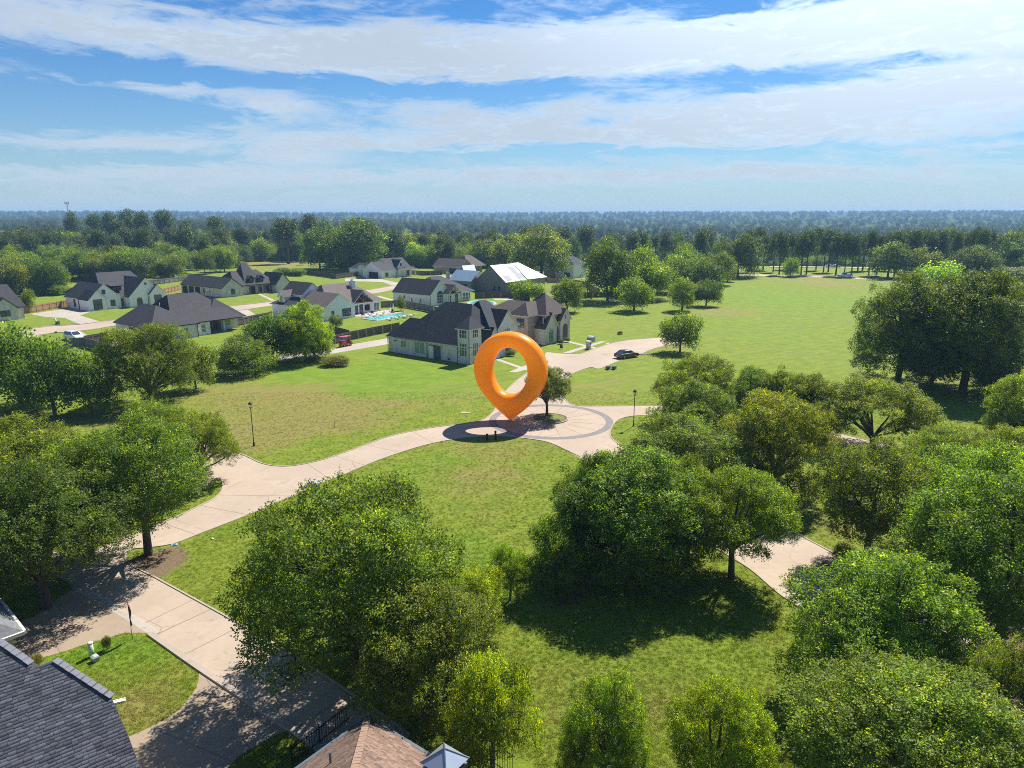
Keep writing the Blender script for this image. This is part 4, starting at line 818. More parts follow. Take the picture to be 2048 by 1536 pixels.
# ---- brown roof with the chimney at the bottom centre
EC = Vector((*G(735, 1437, 3.0), 3.0)); hO = thing('house', 'near house at bottom centre with brown shingled hip roof and gutter', 'house', (EC.x, EC.y, 0), GRID); bpy.context.view_layer.update()
mo = hO.matrix_world; ZR = 3 + 6.5 * .62
W_ = lambda a, b, z: mo @ Vector((a, b, z))
pl1 = [W_(0, 0, 3), W_(6.5, -6.5, ZR), W_(9, -6.5, ZR), W_(9, 0, 3)]        # plane facing away to the right
pl2 = [W_(0, 0, 3), W_(0, -13, 3), W_(6.5, -6.5, ZR)]                        # plane facing lower left
m = MB(); m.add([(0, 0, 2.98), (9, 0, 2.98), (9, -6.5, ZR - .02), (6.5, -6.5, ZR - .02), (0, -13, 2.98), (9, -13, 2.98)], [(1, 0, 3, 2), (0, 4, 3), (4, 5, 2, 3), (0, 1, 5, 4)]); m.build('roof_deck', M_ROOF_BR, hO)
n1 = (pl1[1] - pl1[0]).cross(pl1[3] - pl1[0]); n1 = n1 if n1.z > 0 else -n1; n2 = (pl2[1] - pl2[0]).cross(pl2[2] - pl2[0]); n2 = n2 if n2.z > 0 else -n2
shingle_roof(hO, pl1, pl1[0], n1, M_TABB, .14, .3, 'shingles', 5); shingle_roof(hO, pl2, pl2[0], n2, M_TABB, .14, .3, 'shingles', 6)
M_CAPB = simple('brown_ridge_cap', (.25, .165, .12), .9, .25, 5); a, b = Vector((0, 0, 3.03)), Vector((6.5, -6.5, ZR + .03))
for k in range(30):
    c0, c1 = a.lerp(b, k / 30), a.lerp(b, (k + 1.3) / 30); MB().bar(c0 + Vector((0, 0, .012 * (k % 2))), c1 + Vector((0, 0, .02)), .3, .035).build('ridge_cap', M_CAPB, hO)
M_GUT = simple('gutter_metal', (.20, .23, .27), .35, .1, 3, .7)
m = MB(); m.bar((-.07, .1, 2.93), (9, .1, 2.93), .14, .14); m.bar((-.1, .1, 2.93), (-.1, -13, 2.93), .14, .14); m.build('gutter', M_GUT, hO)
MB().box(.5, 9, -12.5, -.5, 0, 2.9).build('wall', M_RBRICK, hO); MB().tube([(2.0, -3.6, 4.0), (2.0, -3.6, 4.75)], .05, 8).build('vent_pipe', M_GUT, hO)
ch = Vector((*G(890, 1525, 4.2), 0)); ch_l = mo.inverted() @ ch; ca0, cb0 = ch_l.x, ch_l.y
co = MB().box(ca0 - .55, ca0 + .55, cb0 - .55, cb0 + .55, 0, 4.0).build('chimney', simple('stucco', (.42, .33, .26), .9, .1, 4), hO)
MB().box(ca0 - .62, ca0 + .62, cb0 - .62, cb0 + .62, 3.92, 4.1).build('chimney_crown', M_GUT, co)
for i, j in ((-1, -1), (1, -1), (1, 1), (-1, 1)): MB().box(ca0 + i * .5 - .03, ca0 + i * .5 + .03, cb0 + j * .5 - .03, cb0 + j * .5 + .03, 4.1, 4.3).build('cap_leg', M_GUT, co)
M_CAPM = simple('cap_metal', (.42, .47, .53), .35, .08, 2, .6); m = MB(); q = .68
m.add([(ca0 - q, cb0 - q, 4.3), (ca0 + q, cb0 - q, 4.3), (ca0 + q, cb0 + q, 4.3), (ca0 - q, cb0 + q, 4.3), (ca0, cb0, 4.85)], [(0, 1, 4), (1, 2, 4), (2, 3, 4), (3, 0, 4), (3, 2, 1, 0)]); m.build('chimney_cap', M_CAPM, co)
for i, j in ((-1, -1), (1, -1), (1, 1), (-1, 1)): MB().bar((ca0 + i * q, cb0 + j * q, 4.31), (ca0, cb0, 4.87), .045, .03).build('cap_seam', M_GUT, co)

# ------------------------------------------------------------------ fences
def wood_fence_mat(name, col):
    t = NT(name); p = t.coord('Object'); sp = t.n.new('ShaderNodeSeparateXYZ'); t.l.new(p, sp.inputs[0])
    pk = t.math('FLOOR', t.math('MULTIPLY', sp.outputs[0], 7.0)); wn_ = t.n.new('ShaderNodeTexWhiteNoise'); wn_.noise_dimensions = '1D'; t.l.new(pk, wn_.inputs['W'])
    c = t.mix(wn_.outputs['Value'], tuple(x * .78 for x in col), tuple(x * 1.2 for x in col)); c = t.mix(t.ramp(t.noise(p, .8, 4), .4, .7, 0, .4), c, tuple(x * .7 for x in col))
    t.set(t.b, 'Base Color', c); t.set(t.b, 'Roughness', .85); fr = t.math('FRACT', t.math('MULTIPLY', sp.outputs[0], 7.0)); t.bump(t.math('LESS_THAN', fr, .1), .5, .03); return t.mat
F_OLD = wood_fence_mat('fence_old', (.115, .085, .070)); F_NEW = wood_fence_mat('fence_cedar', (.36, .20, .105)); F_GREY = wood_fence_mat('fence_grey', (.20, .185, .17))
M_STEEL = simple('galvanised_post', (.42, .42, .42), .5, .1, 3, .5)
def fence(label, px, mat, h=1.85, step=2.4, post=None):
    pts = [Vector((*G(u, v), 0)) for u, v in px]; o = pts[0]; t = thing('wooden_fence', label, 'fence', o)
    for a, b in zip(pts, pts[1:]):
        L = (b - a).length; n_ = max(1, round(L / step)); d = (b - a) / n_; rz = math.atan2(d.y, d.x)
        for k in range(n_):
            p = a + d * k; q = MB().box(0, d.length - .1, -.025, .025, .04, h).box(0, d.length - .1, -.07, -.025, .35, .44).box(0, d.length - .1, -.07, -.025, h - .35, h - .26).build('panel', mat, t); q.location = p - o; q.rotation_euler = (0, 0, rz)
            q = MB().box(-.05, .05, -.09, .01, 0, h + .04).build('post', post or mat, t); q.location = p - o; q.rotation_euler = (0, 0, rz)
    return t
fence('long weathered brown fence beside the drive with the red cart', [(600, 700), (655, 692), (700, 681), (748, 671), (800, 661)], F_OLD, post=M_STEEL)
fence('dark brown fence running back from the lime-green tree along the pool lawn', [(650, 669), (662, 668), (700, 678)], F_OLD)
fence('brown fence right of the charcoal-roofed ranch house', [(472, 653), (505, 646), (545, 638)], F_OLD, post=M_STEEL)
fence('orange cedar fence by the left driveway', [(44, 627), (60, 626), (100, 619), (142, 612)], F_NEW)
fence('grey fence under the vine-covered trees behind the farmhouse', [(285, 572), (330, 567), (376, 561)], F_GREY)
fence('reddish fence between the farmhouse and the garage bays', [(310, 592), (362, 580)], F_NEW)
fence('long grey-brown fence in front of the big oak', [(560, 553), (610, 549), (662, 556), (672, 558), (720, 551)], F_OLD)
fence('weathered fence curving behind the lower left shrubs', [(130, 696), (170, 694), (200, 702), (225, 716)], F_GREY)
fence('dark fence in front of the ranch house garage', [(170, 690), (205, 684), (240, 680)], F_OLD)
fence('grey fence between the pool and the arched-window house', [(762, 616), (800, 613), (850, 622), (890, 632)], F_GREY)
fence('brown site fence right of the arched-window house', [(950, 598), (985, 596), (1020, 596), (1060, 604)], F_OLD)
fence('red-brown fence below the two-storey grey house', [(1094, 566), (1130, 566), (1165, 572), (1200, 590)], F_NEW)
fence('dark fence under the dark tree clump right of the brick house', [(1160, 597), (1200, 595), (1240, 593)], F_OLD)
fence('brown fence in front of the tan brick house', [(812, 548), (850, 551), (885, 550)], F_OLD)
# black iron railing by the brown roof
def railing(label, px, h=1.35):
    pts = [Vector((*G(u, v), 0)) for u, v in px]; o = pts[0]; t = thing('iron_railing', label, 'railing', o); bal = MB().box(-.012, .012, -.012, .012, 0, h).mesh('baluster'); bal.materials.append(M_BLACK)
    for a, b in zip(pts, pts[1:]):
        L = (b - a).length; n_ = int(L / .14); d = (b - a) / n_
        for k in range(n_):
            q = bpy.data.objects.new('baluster', bal); COL.objects.link(q); q.parent = t; q.location = a - o + d * k
        for z in (.18, h - .12): MB().bar(a - o + Vector((0, 0, z)), b - o + Vector((0, 0, z)), .04).build('rail', M_BLACK, t)
        for k in range(0, n_ + 1, 17): MB().box(-.03, .03, -.03, .03, 0, h + .1).build('post', M_BLACK, t).location = a - o + d * k
railing('black iron railing between the shaded grass and the brown roof', [(585, 1530), (640, 1488), (698, 1442)], 1.0); railing('black iron railing right of the metal chimney cap', [(925, 1500), (985, 1530), (1030, 1560)])

# ------------------------------------------------------------------ marker, lamps, boxes, signs
def orange_mat():
    t = NT('orange_gloss'); p = t.coord('Object'); t.set(t.b, 'Base Color', t.mix(t.noise(p, .4, 2), (1.0, .385, .004), (1.0, .405, .006))); t.set(t.b, 'Roughness', .3); t.set(t.b, 'Specular IOR Level', .35); t.set(t.b, 'Coat Weight', .25); t.set(t.b, 'Coat Roughness', .1)
    tr = t.n.new('ShaderNodeBsdfTranslucent'); tr.inputs[0].default_value = (1.0, .56, .03, 1); m = t.n.new('ShaderNodeMixShader'); m.inputs[0].default_value = .45; t.l.new(t.b.outputs[0], m.inputs[1]); t.l.new(tr.outputs[0], m.inputs[2]); t.l.new(m.outputs[0], t.out.inputs[0])
    return t.mat
def marker():
    """tear-drop ring with a point at the bottom standing on the road, 11 m tall, leaning slightly back"""
    base = G(1021, 841); t = thing('map_marker', 'giant glossy orange map marker ring standing on its point by the roundabout', 'marker', (*base, .02), R(-20))
    Hh = 11.2; Rr = 4.72; cz = Hh - Rr; hr = 2.32; rings, n_ = 28, 128
    # outline of the drop: circle with straight-ish flanks meeting at the point
    out, inn = [], []
    beta = math.acos(Rr / cz)
    for k in range(n_):
        a = 2 * math.pi * k / n_                        # 0 = straight down
        aa = min(a, 2 * math.pi - a)
        r = min(Rr / math.cos(beta - aa), cz) * (1 + .035 * math.sin(math.pi * aa / beta)) if aa < beta else Rr
        out.append((math.sin(a) * r, cz - math.cos(a) * r)); inn.append((math.sin(a) * hr, cz - .15 - math.cos(a) * hr * 1.26))
    V = []; Fc = []
    for k in range(n_):
        (ox, oz), (ix, iz) = out[k], inn[k]; wid = math.hypot(ox - ix, oz - iz); mx, mz = (ox + ix) / 2, (oz + iz) / 2; dx, dz = (ox - ix) / wid, (oz - iz) / wid
        dep = 1.45 if oz > 2.2 else 1.3 * max(oz / 2.2, .0) ** .6 + .12
        aa = min(2 * math.pi * k / n_, 2 * math.pi - 2 * math.pi * k / n_)
        for j in range(rings):
            q = 2 * math.pi * j / rings; c, s_ = math.cos(q), math.sin(q)
            c_ = math.copysign(abs(c) ** .85, c); s2 = math.copysign(abs(s_) ** .85, s_)
            taper = 1.0 if c < 0 or aa > beta else 1 - (1 - min(1, dep / 1.45)) * max(c, 0)
            yy = s2 * 1.3 * (1 if c <= 0 else (1 - (c_ ** 2) * (0 if aa > beta else .55 * (1 - aa / beta))))
            V.append((mx + dx * c_ * wid / 2, yy, mz + dz * c_ * wid / 2))
    for k in range(n_):
        for j in range(rings): Fc.append((k * rings + j, k * rings + (j + 1) % rings, ((k + 1) % n_) * rings + (j + 1) % rings, ((k + 1) % n_) * rings + j))
    me = fast_mesh('marker_ring', np.array(V), np.array(Fc)); me.polygons.foreach_set('use_smooth', [True] * len(Fc)); bm = bmesh.new(); bm.from_mesh(me); bmesh.ops.recalc_face_normals(bm, faces=bm.faces); bm.to_mesh(me); bm.free()
    obj('ring', me, orange_mat(), t)
marker()
M_LAMPGL = simple('lamp_glass', (.75, .76, .74), .2, .05)
def street_lamp(u, v, vt, label):
    x, y = G(u, v); H_ = height_at(u, v, vt); t = thing('street_lamp', label, 'street lamp', (x, y, 0), group='black street lamps')
    MB().tube([(0, 0, 0), (0, 0, .35), (0, 0, .5), (0, 0, H_ - .75)], [.11, .10, .05, .038], 10).build('pole', M_BLACK, t)
    MB().tube([(0, 0, H_ - .78), (0, 0, H_ - .70), (0, 0, H_ - .66)], [.06, .16, .16], 8).build('cup', M_BLACK, t)
    MB().tube([(0, 0, H_ - .66), (0, 0, H_ - .28)], [.14, .22], 8).build('globe', M_LAMPGL, t); MB().tube([(0, 0, H_ - .30), (0, 0, H_ - .18), (0, 0, H_ - .05), (0, 0, H_)], [.27, .2, .06, .02], 8).build('cap', M_BLACK, t)
street_lamp(508, 892, 803, 'black street lamp on the dry lawn left of the curving road'); street_lamp(1267, 852, 779, 'black street lamp right of the roundabout beside the trees'); street_lamp(1640, 1235, 1120, 'black street lamp hidden in the lower right tree, its shadow on the lawn')
M_UTIL = simple('utility_green', (.10, .15, .115), .6, .15); M_UTILL = simple('utility_pale', (.50, .58, .48), .6, .1); M_UTILG = simple('utility_grey', (.34, .38, .38), .6, .1)
def cabinet(u, v, w, d, h, label, mat=M_UTIL, rz=GRID, name='utility_cabinet', pad=.12):
    x, y = G(u, v); t = thing(name, label, 'utility box', (x, y, 0), rz); MB().box(-w / 2, w / 2, -d / 2, d / 2, .08, h * .8).build('body', mat, t); m = MB()
    m.add([(-w / 2 - .04, -d / 2 - .04, h * .8), (w / 2 + .04, -d / 2 - .04, h * .8), (w / 2 + .04, d / 2 + .04, h * .8), (-w / 2 - .04, d / 2 + .04, h * .8), (-w / 2, -d / 4, h), (w / 2, -d / 4, h), (w / 2, d / 2, h), (-w / 2, d / 2, h)], [(3, 2, 1, 0), (4, 5, 6, 7), (0, 1, 5, 4), (1, 2, 6, 5), (2, 3, 7, 6), (3, 0, 4, 7)]); m.build('lid', mat, t); MB().box(-w / 2 - pad, w / 2 + pad, -d / 2 - pad, d / 2 + pad, 0, .08).build('pad', M_KERB, t)
cabinet(627, 985, .95, .85, .95, 'green transformer box at the kerb above the big tree', M_UTILG); cabinet(191, 1322, .34, .3, .36, 'low grey-green utility box beside the pale pedestal', M_UTILG, pad=.0)
cabinet(1216, 739, .6, .6, .65, 'left of two green utility boxes by the road bend', M_UTIL); cabinet(1228, 739, .6, .6, .65, 'right of two green utility boxes by the road bend', M_UTIL); cabinet(1182, 683, 1.3, 1.1, 1.1, 'grey transformer box in the field beside the brick mailbox', M_UTILG); cabinet(116, 649, .7, .6, .8, 'dark utility box on the left lawn', M_UTIL)
def pedestal(u, v, h, r, label, mat):
    x, y = G(u, v); t = thing('cable_pedestal', label, 'pedestal', (x, y, 0)); MB().tube([(0, 0, 0), (0, 0, h * .9)], r, 14).build('tube', mat, t, True); MB().tube([(0, 0, h * .9), (0, 0, h * .96), (0, 0, h)], [r * 1.12, r * 1.1, r * .6], 14).build('cap', mat, t, True)
pedestal(184, 1313, .95, .14, 'pale green cable pedestal on the round lawn', M_UTILL); pedestal(974, 881, .8, .13, 'short dark post on the lawn edge facing the roundabout', M_BLACK); pedestal(991, 879, 1.05, .12, 'taller dark post on the lawn edge facing the roundabout', M_BLACK); pedestal(112, 648, 1.3, .18, 'white pedestal on the left lawn', M_WHITE); pedestal(1176, 678, .8, .08, 'thin white post behind the brick mailbox', M_WHITE)
x, y = G(1177, 698); t = thing('mailbox_pillar', 'brick mailbox pillar where the two walks cross', 'mailbox', (x, y, 0), GRID); MB().box(-.4, .4, -.35, .35, 0, 1.45).build('pillar', M_CREAM, t); MB().box(-.47, .47, -.42, .42, 1.45, 1.56).build('cap', M_TRIM, t); MB().box(.4, .44, -.16, .16, .95, 1.25).build('mail_slot', M_BLACK, t)
x, y = G(1122.5, 699); t = thing('yard_sign', 'small black yard sign on the lawn of the brick house', 'sign', (x, y, 0), GRID); MB().box(-.32, .32, -.02, .02, .25, .85).build('board', M_BLACK, t); [MB().box(q - .015, q + .015, -.015, .015, 0, .25).build('stake', M_STEEL, t) for q in (-.25, .25)]
x, y = G(265, 1278); t = thing('garden_flag', 'furled dark striped garden flag on a thin pole at the round lawn', 'flag', (x, y, 0), R(-30)); MB().tube([(0, 0, 0), (0, 0, 2.5)], .018, 6).build('pole', M_BLACK, t)
fl = MB(); n_ = 9
for k in range(n_): z = 2.42 - k * .19; w = .10 + .10 * math.sin(k * .42); fl.v += [(0, 0, z), (w * .6, .06 * math.sin(k), z - .02), (w, -.05 * math.cos(k * 1.3), z - .06)]
for k in range(n_ - 1): fl.add([], []); fl.f += [(3 * k, 3 * k + 1, 3 * k + 4, 3 * k + 3), (3 * k + 1, 3 * k + 2, 3 * k + 5, 3 * k + 4)]; fl.m += [k % 2, (k + 1) % 2]
fl.build('flag_cloth', [simple('flag_dark', (.06, .045, .06), .8), simple('flag_red', (.22, .06, .055), .8)], t)
x, y = G(349, 1090); t = thing('meter_cover', 'light blue meter cover lying on the mulch', 'meter cover', (x, y, 0), R(15)); MB().box(-.22, .22, -.17, .17, 0, .07).build('rim', simple('cover_blue', (.20, .45, .68), .5), t); MB().box(-.13, .13, -.09, .09, .07, .09).build('lid', simple('cover_navy', (.05, .10, .2), .5), t)
x, y = G(425, 1079); t = thing('landscape_stone', 'small white stone at the edge of the mulch', 'stone', (x, y, 0)); MB().tube([(0, 0, -.02), (0, 0, .06), (.01, 0, .14)], [.1, .13, .05], 7).build('stone', simple('white_stone', (.66, .62, .55), .8), t, True)
x, y = G(238, 1404); t = thing('downspout_splash', 'white splash block beside the near grey roof', 'splash block', (x, y, 0), R(25)); MB().box(-.3, .3, -.1, .1, 0, .06).build('tray', M_WHITE, t); MB().box(-.3, .3, -.13, -.1, 0, .1).build('side', M_WHITE, t); MB().box(-.3, .3, .1, .13, 0, .1).build('side', M_WHITE, t)
x, y = G(931, 826); t = thing('lawn_board', 'pale flat board lying on the lawn left of the marker', 'board', (x, y, 0), R(8)); MB().box(-.6, .6, -.22, .22, 0, .05).build('plank', M_PALE, t); MB().box(-.5, .1, .22, .5, 0, .04).build('plank', M_PALE, t)
x, y = G(669, 856); t = thing('survey_stake', 'thin stake on the dry lawn above the road', 'stake', (x, y, 0)); MB().tube([(0, 0, 0), (0, 0, .7)], .03, 6).build('stake', M_WOOD, t); MB().box(-.05, .05, -.005, .005, .55, .7).build('ribbon', simple('ribbon_pink', (.6, .2, .25), .6), t)
x, y = G(1684, 1061); t = thing('garden_light', 'small black garden light on the dry grass right of the road', 'light', (x, y, 0)); MB().tube([(0, 0, 0), (.08, 0, .3)], .025, 6).build('stake', M_BLACK, t); MB().tube([(.05, 0, .28), (.25, 0, .42)], [.1, .12], 8).build('head', M_BLACK, t)
for i, (u, v) in enumerate(((1290, 709),)):
    x, y = G(u, v); t = thing('rubble_pile', 'pale rubble beside the parked dark car', 'rubble', (x, y, 0)); rng0 = random.Random(4)
    for k in range(7): q = MB().tube([(0, 0, -.03), (0, 0, .08), (.03, 0, .2)], [.2, .24, .1], 6).build('rock', M_PALE, t); q.location = (rng0.uniform(-1, 1), rng0.uniform(-.5, .5), 0); q.rotation_euler = (0, 0, k)

# ------------------------------------------------------------------ vehicles
def paint(name, col, metal=.2):
    t = NT(name); p = t.coord('Object'); t.set(t.b, 'Base Color', t.mix(t.noise(p, 1, 2), tuple(x * .92 for x in col), col)); t.set(t.b, 'Roughness', .25); t.set(t.b, 'Metallic', metal); t.set(t.b, 'Coat Weight', .7); return t.mat
M_TYRE = simple('tyre', (.02, .02, .02), .9); M_RIM = simple('rim', (.4, .4, .42), .35, .1, 3, .8); M_HEAD = simple('headlight', (.8, .8, .78), .1, .05); M_TAIL = simple('tail_light', (.35, .01, .01), .2, .1); M_CARGL = glass_mat('car_glass', (.02, .025, .03))
def car(name, label, cat, loc, rz, col, L=4.6, W=1.82, kind='sedan', group=None):
    """x forward"""
    t = thing(name, label, cat, (*loc, 0.012), rz, group); P_ = paint(name + '_paint', col); h = {'sedan': .95, 'suv': 1.1, 'truck': 1.1}[kind]; top = {'sedan': 1.45, 'suv': 1.75, 'truck': 1.85}[kind]
    prof = [(-L / 2, .35), (-L / 2 + .05, h * .9), (-L / 2 + .25, h), (L * .2, h), (L / 2 - .35, h * .82), (L / 2 - .02, h * .66), (L / 2, .35), (L / 2 - .2, .22), (-L / 2 + .2, .22)]
    V = []; ys = [-W / 2, -W / 2 + .08, W / 2 - .08, W / 2]
    for i, y in enumerate(ys):
        for (x, z) in prof: k = .93 if i in (0, 3) else 1; V.append((x * (.985 if i in (0, 3) else 1), y, .22 + (z - .22) * k))
    n = len(prof); Fc = [tuple(range(n)), tuple(reversed(range(3 * n, 4 * n)))] + [(i * n + (k + 1) % n, i * n + k, (i + 1) * n + k, (i + 1) * n + (k + 1) % n) for i in range(3) for k in range(n)]
    MB().add(V, Fc).build('body', P_, t)
    x0, x1, x2, x3 = {'sedan': (-L * .40, -L * .22, L * .06, L * .24), 'suv': (-L * .46, -L * .40, L * .08, L * .24), 'truck': (-L * .08, -L * .06, L * .12, L * .22)}[kind]
    a, b = W / 2 - .1, W / 2 - .25
    cab = [(x0, -a, h - .02), (x3, -a, h - .02), (x3, a, h - .02), (x0, a, h - .02), (x1, -b, top - .05), (x2, -b, top - .05), (x2, b, top - .05), (x1, b, top - .05)]
    MB().add(cab, [(4, 5, 6, 7), (0, 1, 5, 4), (1, 2, 6, 5), (2, 3, 7, 6), (3, 0, 4, 7)]).build('windows', M_CARGL, t)
    MB().add([(x1 - .02, -b - .02, top - .06), (x2 + .02, -b - .02, top - .06), (x2 + .02, b + .02, top - .06), (x1 - .02, b + .02, top - .06), (x1 + .1, -b + .08, top), (x2 - .1, -b + .08, top), (x2 - .1, b - .08, top), (x1 + .1, b - .08, top)], [(4, 5, 6, 7), (0, 1, 5, 4), (1, 2, 6, 5), (2, 3, 7, 6), (3, 0, 4, 7), (3, 2, 1, 0)]).build('roof', P_, t)
    for (p, q) in ((0, 4), (1, 5), (2, 6), (3, 7)): MB().bar(cab[p], cab[q], .07).build('pillar', P_, t)
    if kind == 'truck': MB().box(-L / 2 + .2, -L * .1, -W / 2 + .12, W / 2 - .12, h, h + .02).build('bed_floor', M_BLACK, t)
    for i in (-1, 1):
        for j in (-1, 1):
            w = MB().tube([(i * L * .305, j * (W / 2 - .22), .33), (i * L * .305, j * (W / 2 + .01), .33)], .33, 14).build('wheel', M_TYRE, t); MB().tube([(i * L * .305, j * (W / 2), .33), (i * L * .305, j * (W / 2 + .025), .33)], .2, 10).build('rim', M_RIM, w)
        MB().box(L / 2 - .16, L / 2 + .01, i * W * .34 - .2, i * W * .34 + .2, h * .56, h * .68).build('headlight', M_HEAD, t); MB().box(-L / 2 - .01, -L / 2 + .1, i * W * .36 - .2, i * W * .36 + .2, h * .7, h * .86).build('tail_light', M_TAIL, t)
    MB().box(-L / 2 - .02, -L / 2, -.26, .26, h * .5, h * .64).build('number_plate', M_WHITE, t); MB().box(L / 2 - .05, L / 2 + .015, -W * .38, W * .38, .3, .48).build('bumper', M_BLACK, t)
    return t
car('parked_car', 'dark maroon sedan parked at the road edge beside the field', 'car', G(1253, 715), R(35), (.045, .018, .024), 4.6, 1.85)
car('suv', 'white suv standing in the left driveway', 'car', G(149, 679), R(-30), (.75, .76, .77), 4.7, 1.9, 'suv')
car('parked_car', 'black car in front of the far farmhouse garage', 'car', G(724, 557.5), R(-15), (.02, .02, .022), 4.6, 1.85)
car('pickup_truck', 'white pickup truck passing the pine row beyond the field', 'truck', G(1690, 554), R(178), (.75, .76, .77), 5.8, 1.95, 'truck')
for u, v, c, lb in ((1660, 534, (.7, .7, .7), 'white car parked beyond the pines at the left'), (1672, 534.5, (.5, .5, .52), 'silver car parked beyond the pines at the right')): car('parked_car', lb, 'car', G(u, v), R(5), c, 4.6, 1.8)
def golf_cart(u, v, label):
    t = thing('golf_cart', label, 'cart', (*G(u, v), .012), R(53)); red = paint('cart_red', (.55, .012, .03), .0)
    MB().box(-1.25, 1.2, -.6, .6, .3, .62).build('body', red, t); MB().add([(.75, -.58, .62), (1.2, -.5, .62), (1.2, .5, .62), (.75, .58, .62), (.75, -.55, .98), (1.05, -.45, .85), (1.05, .45, .85), (.75, .55, .98)], [(4, 5, 6, 7), (0, 1, 5, 4), (1, 2, 6, 5), (2, 3, 7, 6), (3, 0, 4, 7)]).build('front_cowl', red, t)
    MB().box(-1.3, -.35, -.6, .6, .62, 1.25).build('rear_panel', red, t)
    MB().box(-.3, .2, -.52, .52, .62, .82).build('seat', M_BLACK, t); MB().box(-.36, -.26, -.52, .52, .82, 1.25).build('backrest', M_BLACK, t); MB().box(-1.3, 1.0, -.66, .66, 1.85, 1.95).build('canopy', red, t)
    for i in (-1.2, .9):
        for j in (-.58, .58): MB().bar((i, j, .6), (i * .95, j, 1.86), .05).build('post', M_BLACK, t); w = MB().tube([(i * .75, j * .85, .25), (i * .75, j * 1.12, .25)], .25, 12).build('wheel', M_TYRE, t); MB().tube([(i * .75, j * 1.12, .25), (i * .75, j * 1.15, .25)], .13, 8).build('rim', M_RIM, w)
golf_cart(692, 692, 'red covered golf cart on the drive beside the long fence')
# towers on the skyline
def mast(u, vt, d, label):
    dr = px_dir(u, HZ); x, y = dr.x / dr.y * d, d; z0 = float(tz(x, y)); lo = project(x, y, 60)[1]; H_ = CAMH + (HZ - vt) / F * d * 1.03 - z0
    t = thing('radio_mast', label, 'mast', (x, y, z0)); m = MB()
    for k in range(3): a = k * 2.094; m.bar((1.1 * math.cos(a), 1.1 * math.sin(a), 0), (.5 * math.cos(a), .5 * math.sin(a), H_), .22)
    m.build('lattice_legs', M_STEEL, t); m = MB()
    for j in range(14):
        z = H_ * j / 14; r = 1.1 - .6 * j / 14
        for k in range(3): a, b = k * 2.094, (k + 1) * 2.094; m.bar((r * math.cos(a), r * math.sin(a), z), (r * math.cos(b), r * math.sin(b), z + H_ / 14), .12)
    m.build('bracing', M_STEEL, t); m = MB()
    for k in range(3): a = k * 2.094; m.box(2 * math.cos(a) - .5, 2 * math.cos(a) + .5, 2 * math.sin(a) - .5, 2 * math.sin(a) + .5, H_ - 3, H_)
    m.build('antenna', M_STEEL, t)
mast(137, 406, 900, 'slender lattice phone mast above the left pines')
def water_tower(u, vt, d, label):
    dr = px_dir(u, HZ); x, y = dr.x / dr.y * d, d; z0 = float(tz(x, y)); top = CAMH + (HZ - vt) / F * d * 1.03 - z0
    t = thing('water_tower', label, 'water tower', (x, y, z0)); MB().tube([(0, 0, 0), (0, 0, top - 9)], 1.6, 8).build('column', M_STEEL, t); MB().tube([(0, 0, top - 10), (0, 0, top - 7), (0, 0, top - 3), (0, 0, top)], [1.5, 6, 6, 1], 12).build('tank', M_STEEL, t)
water_tower(1487, 422, 4300, 'left of two tiny water towers on the far ridge'); water_tower(1655, 423, 4300, 'right of two tiny water towers on the far ridge')

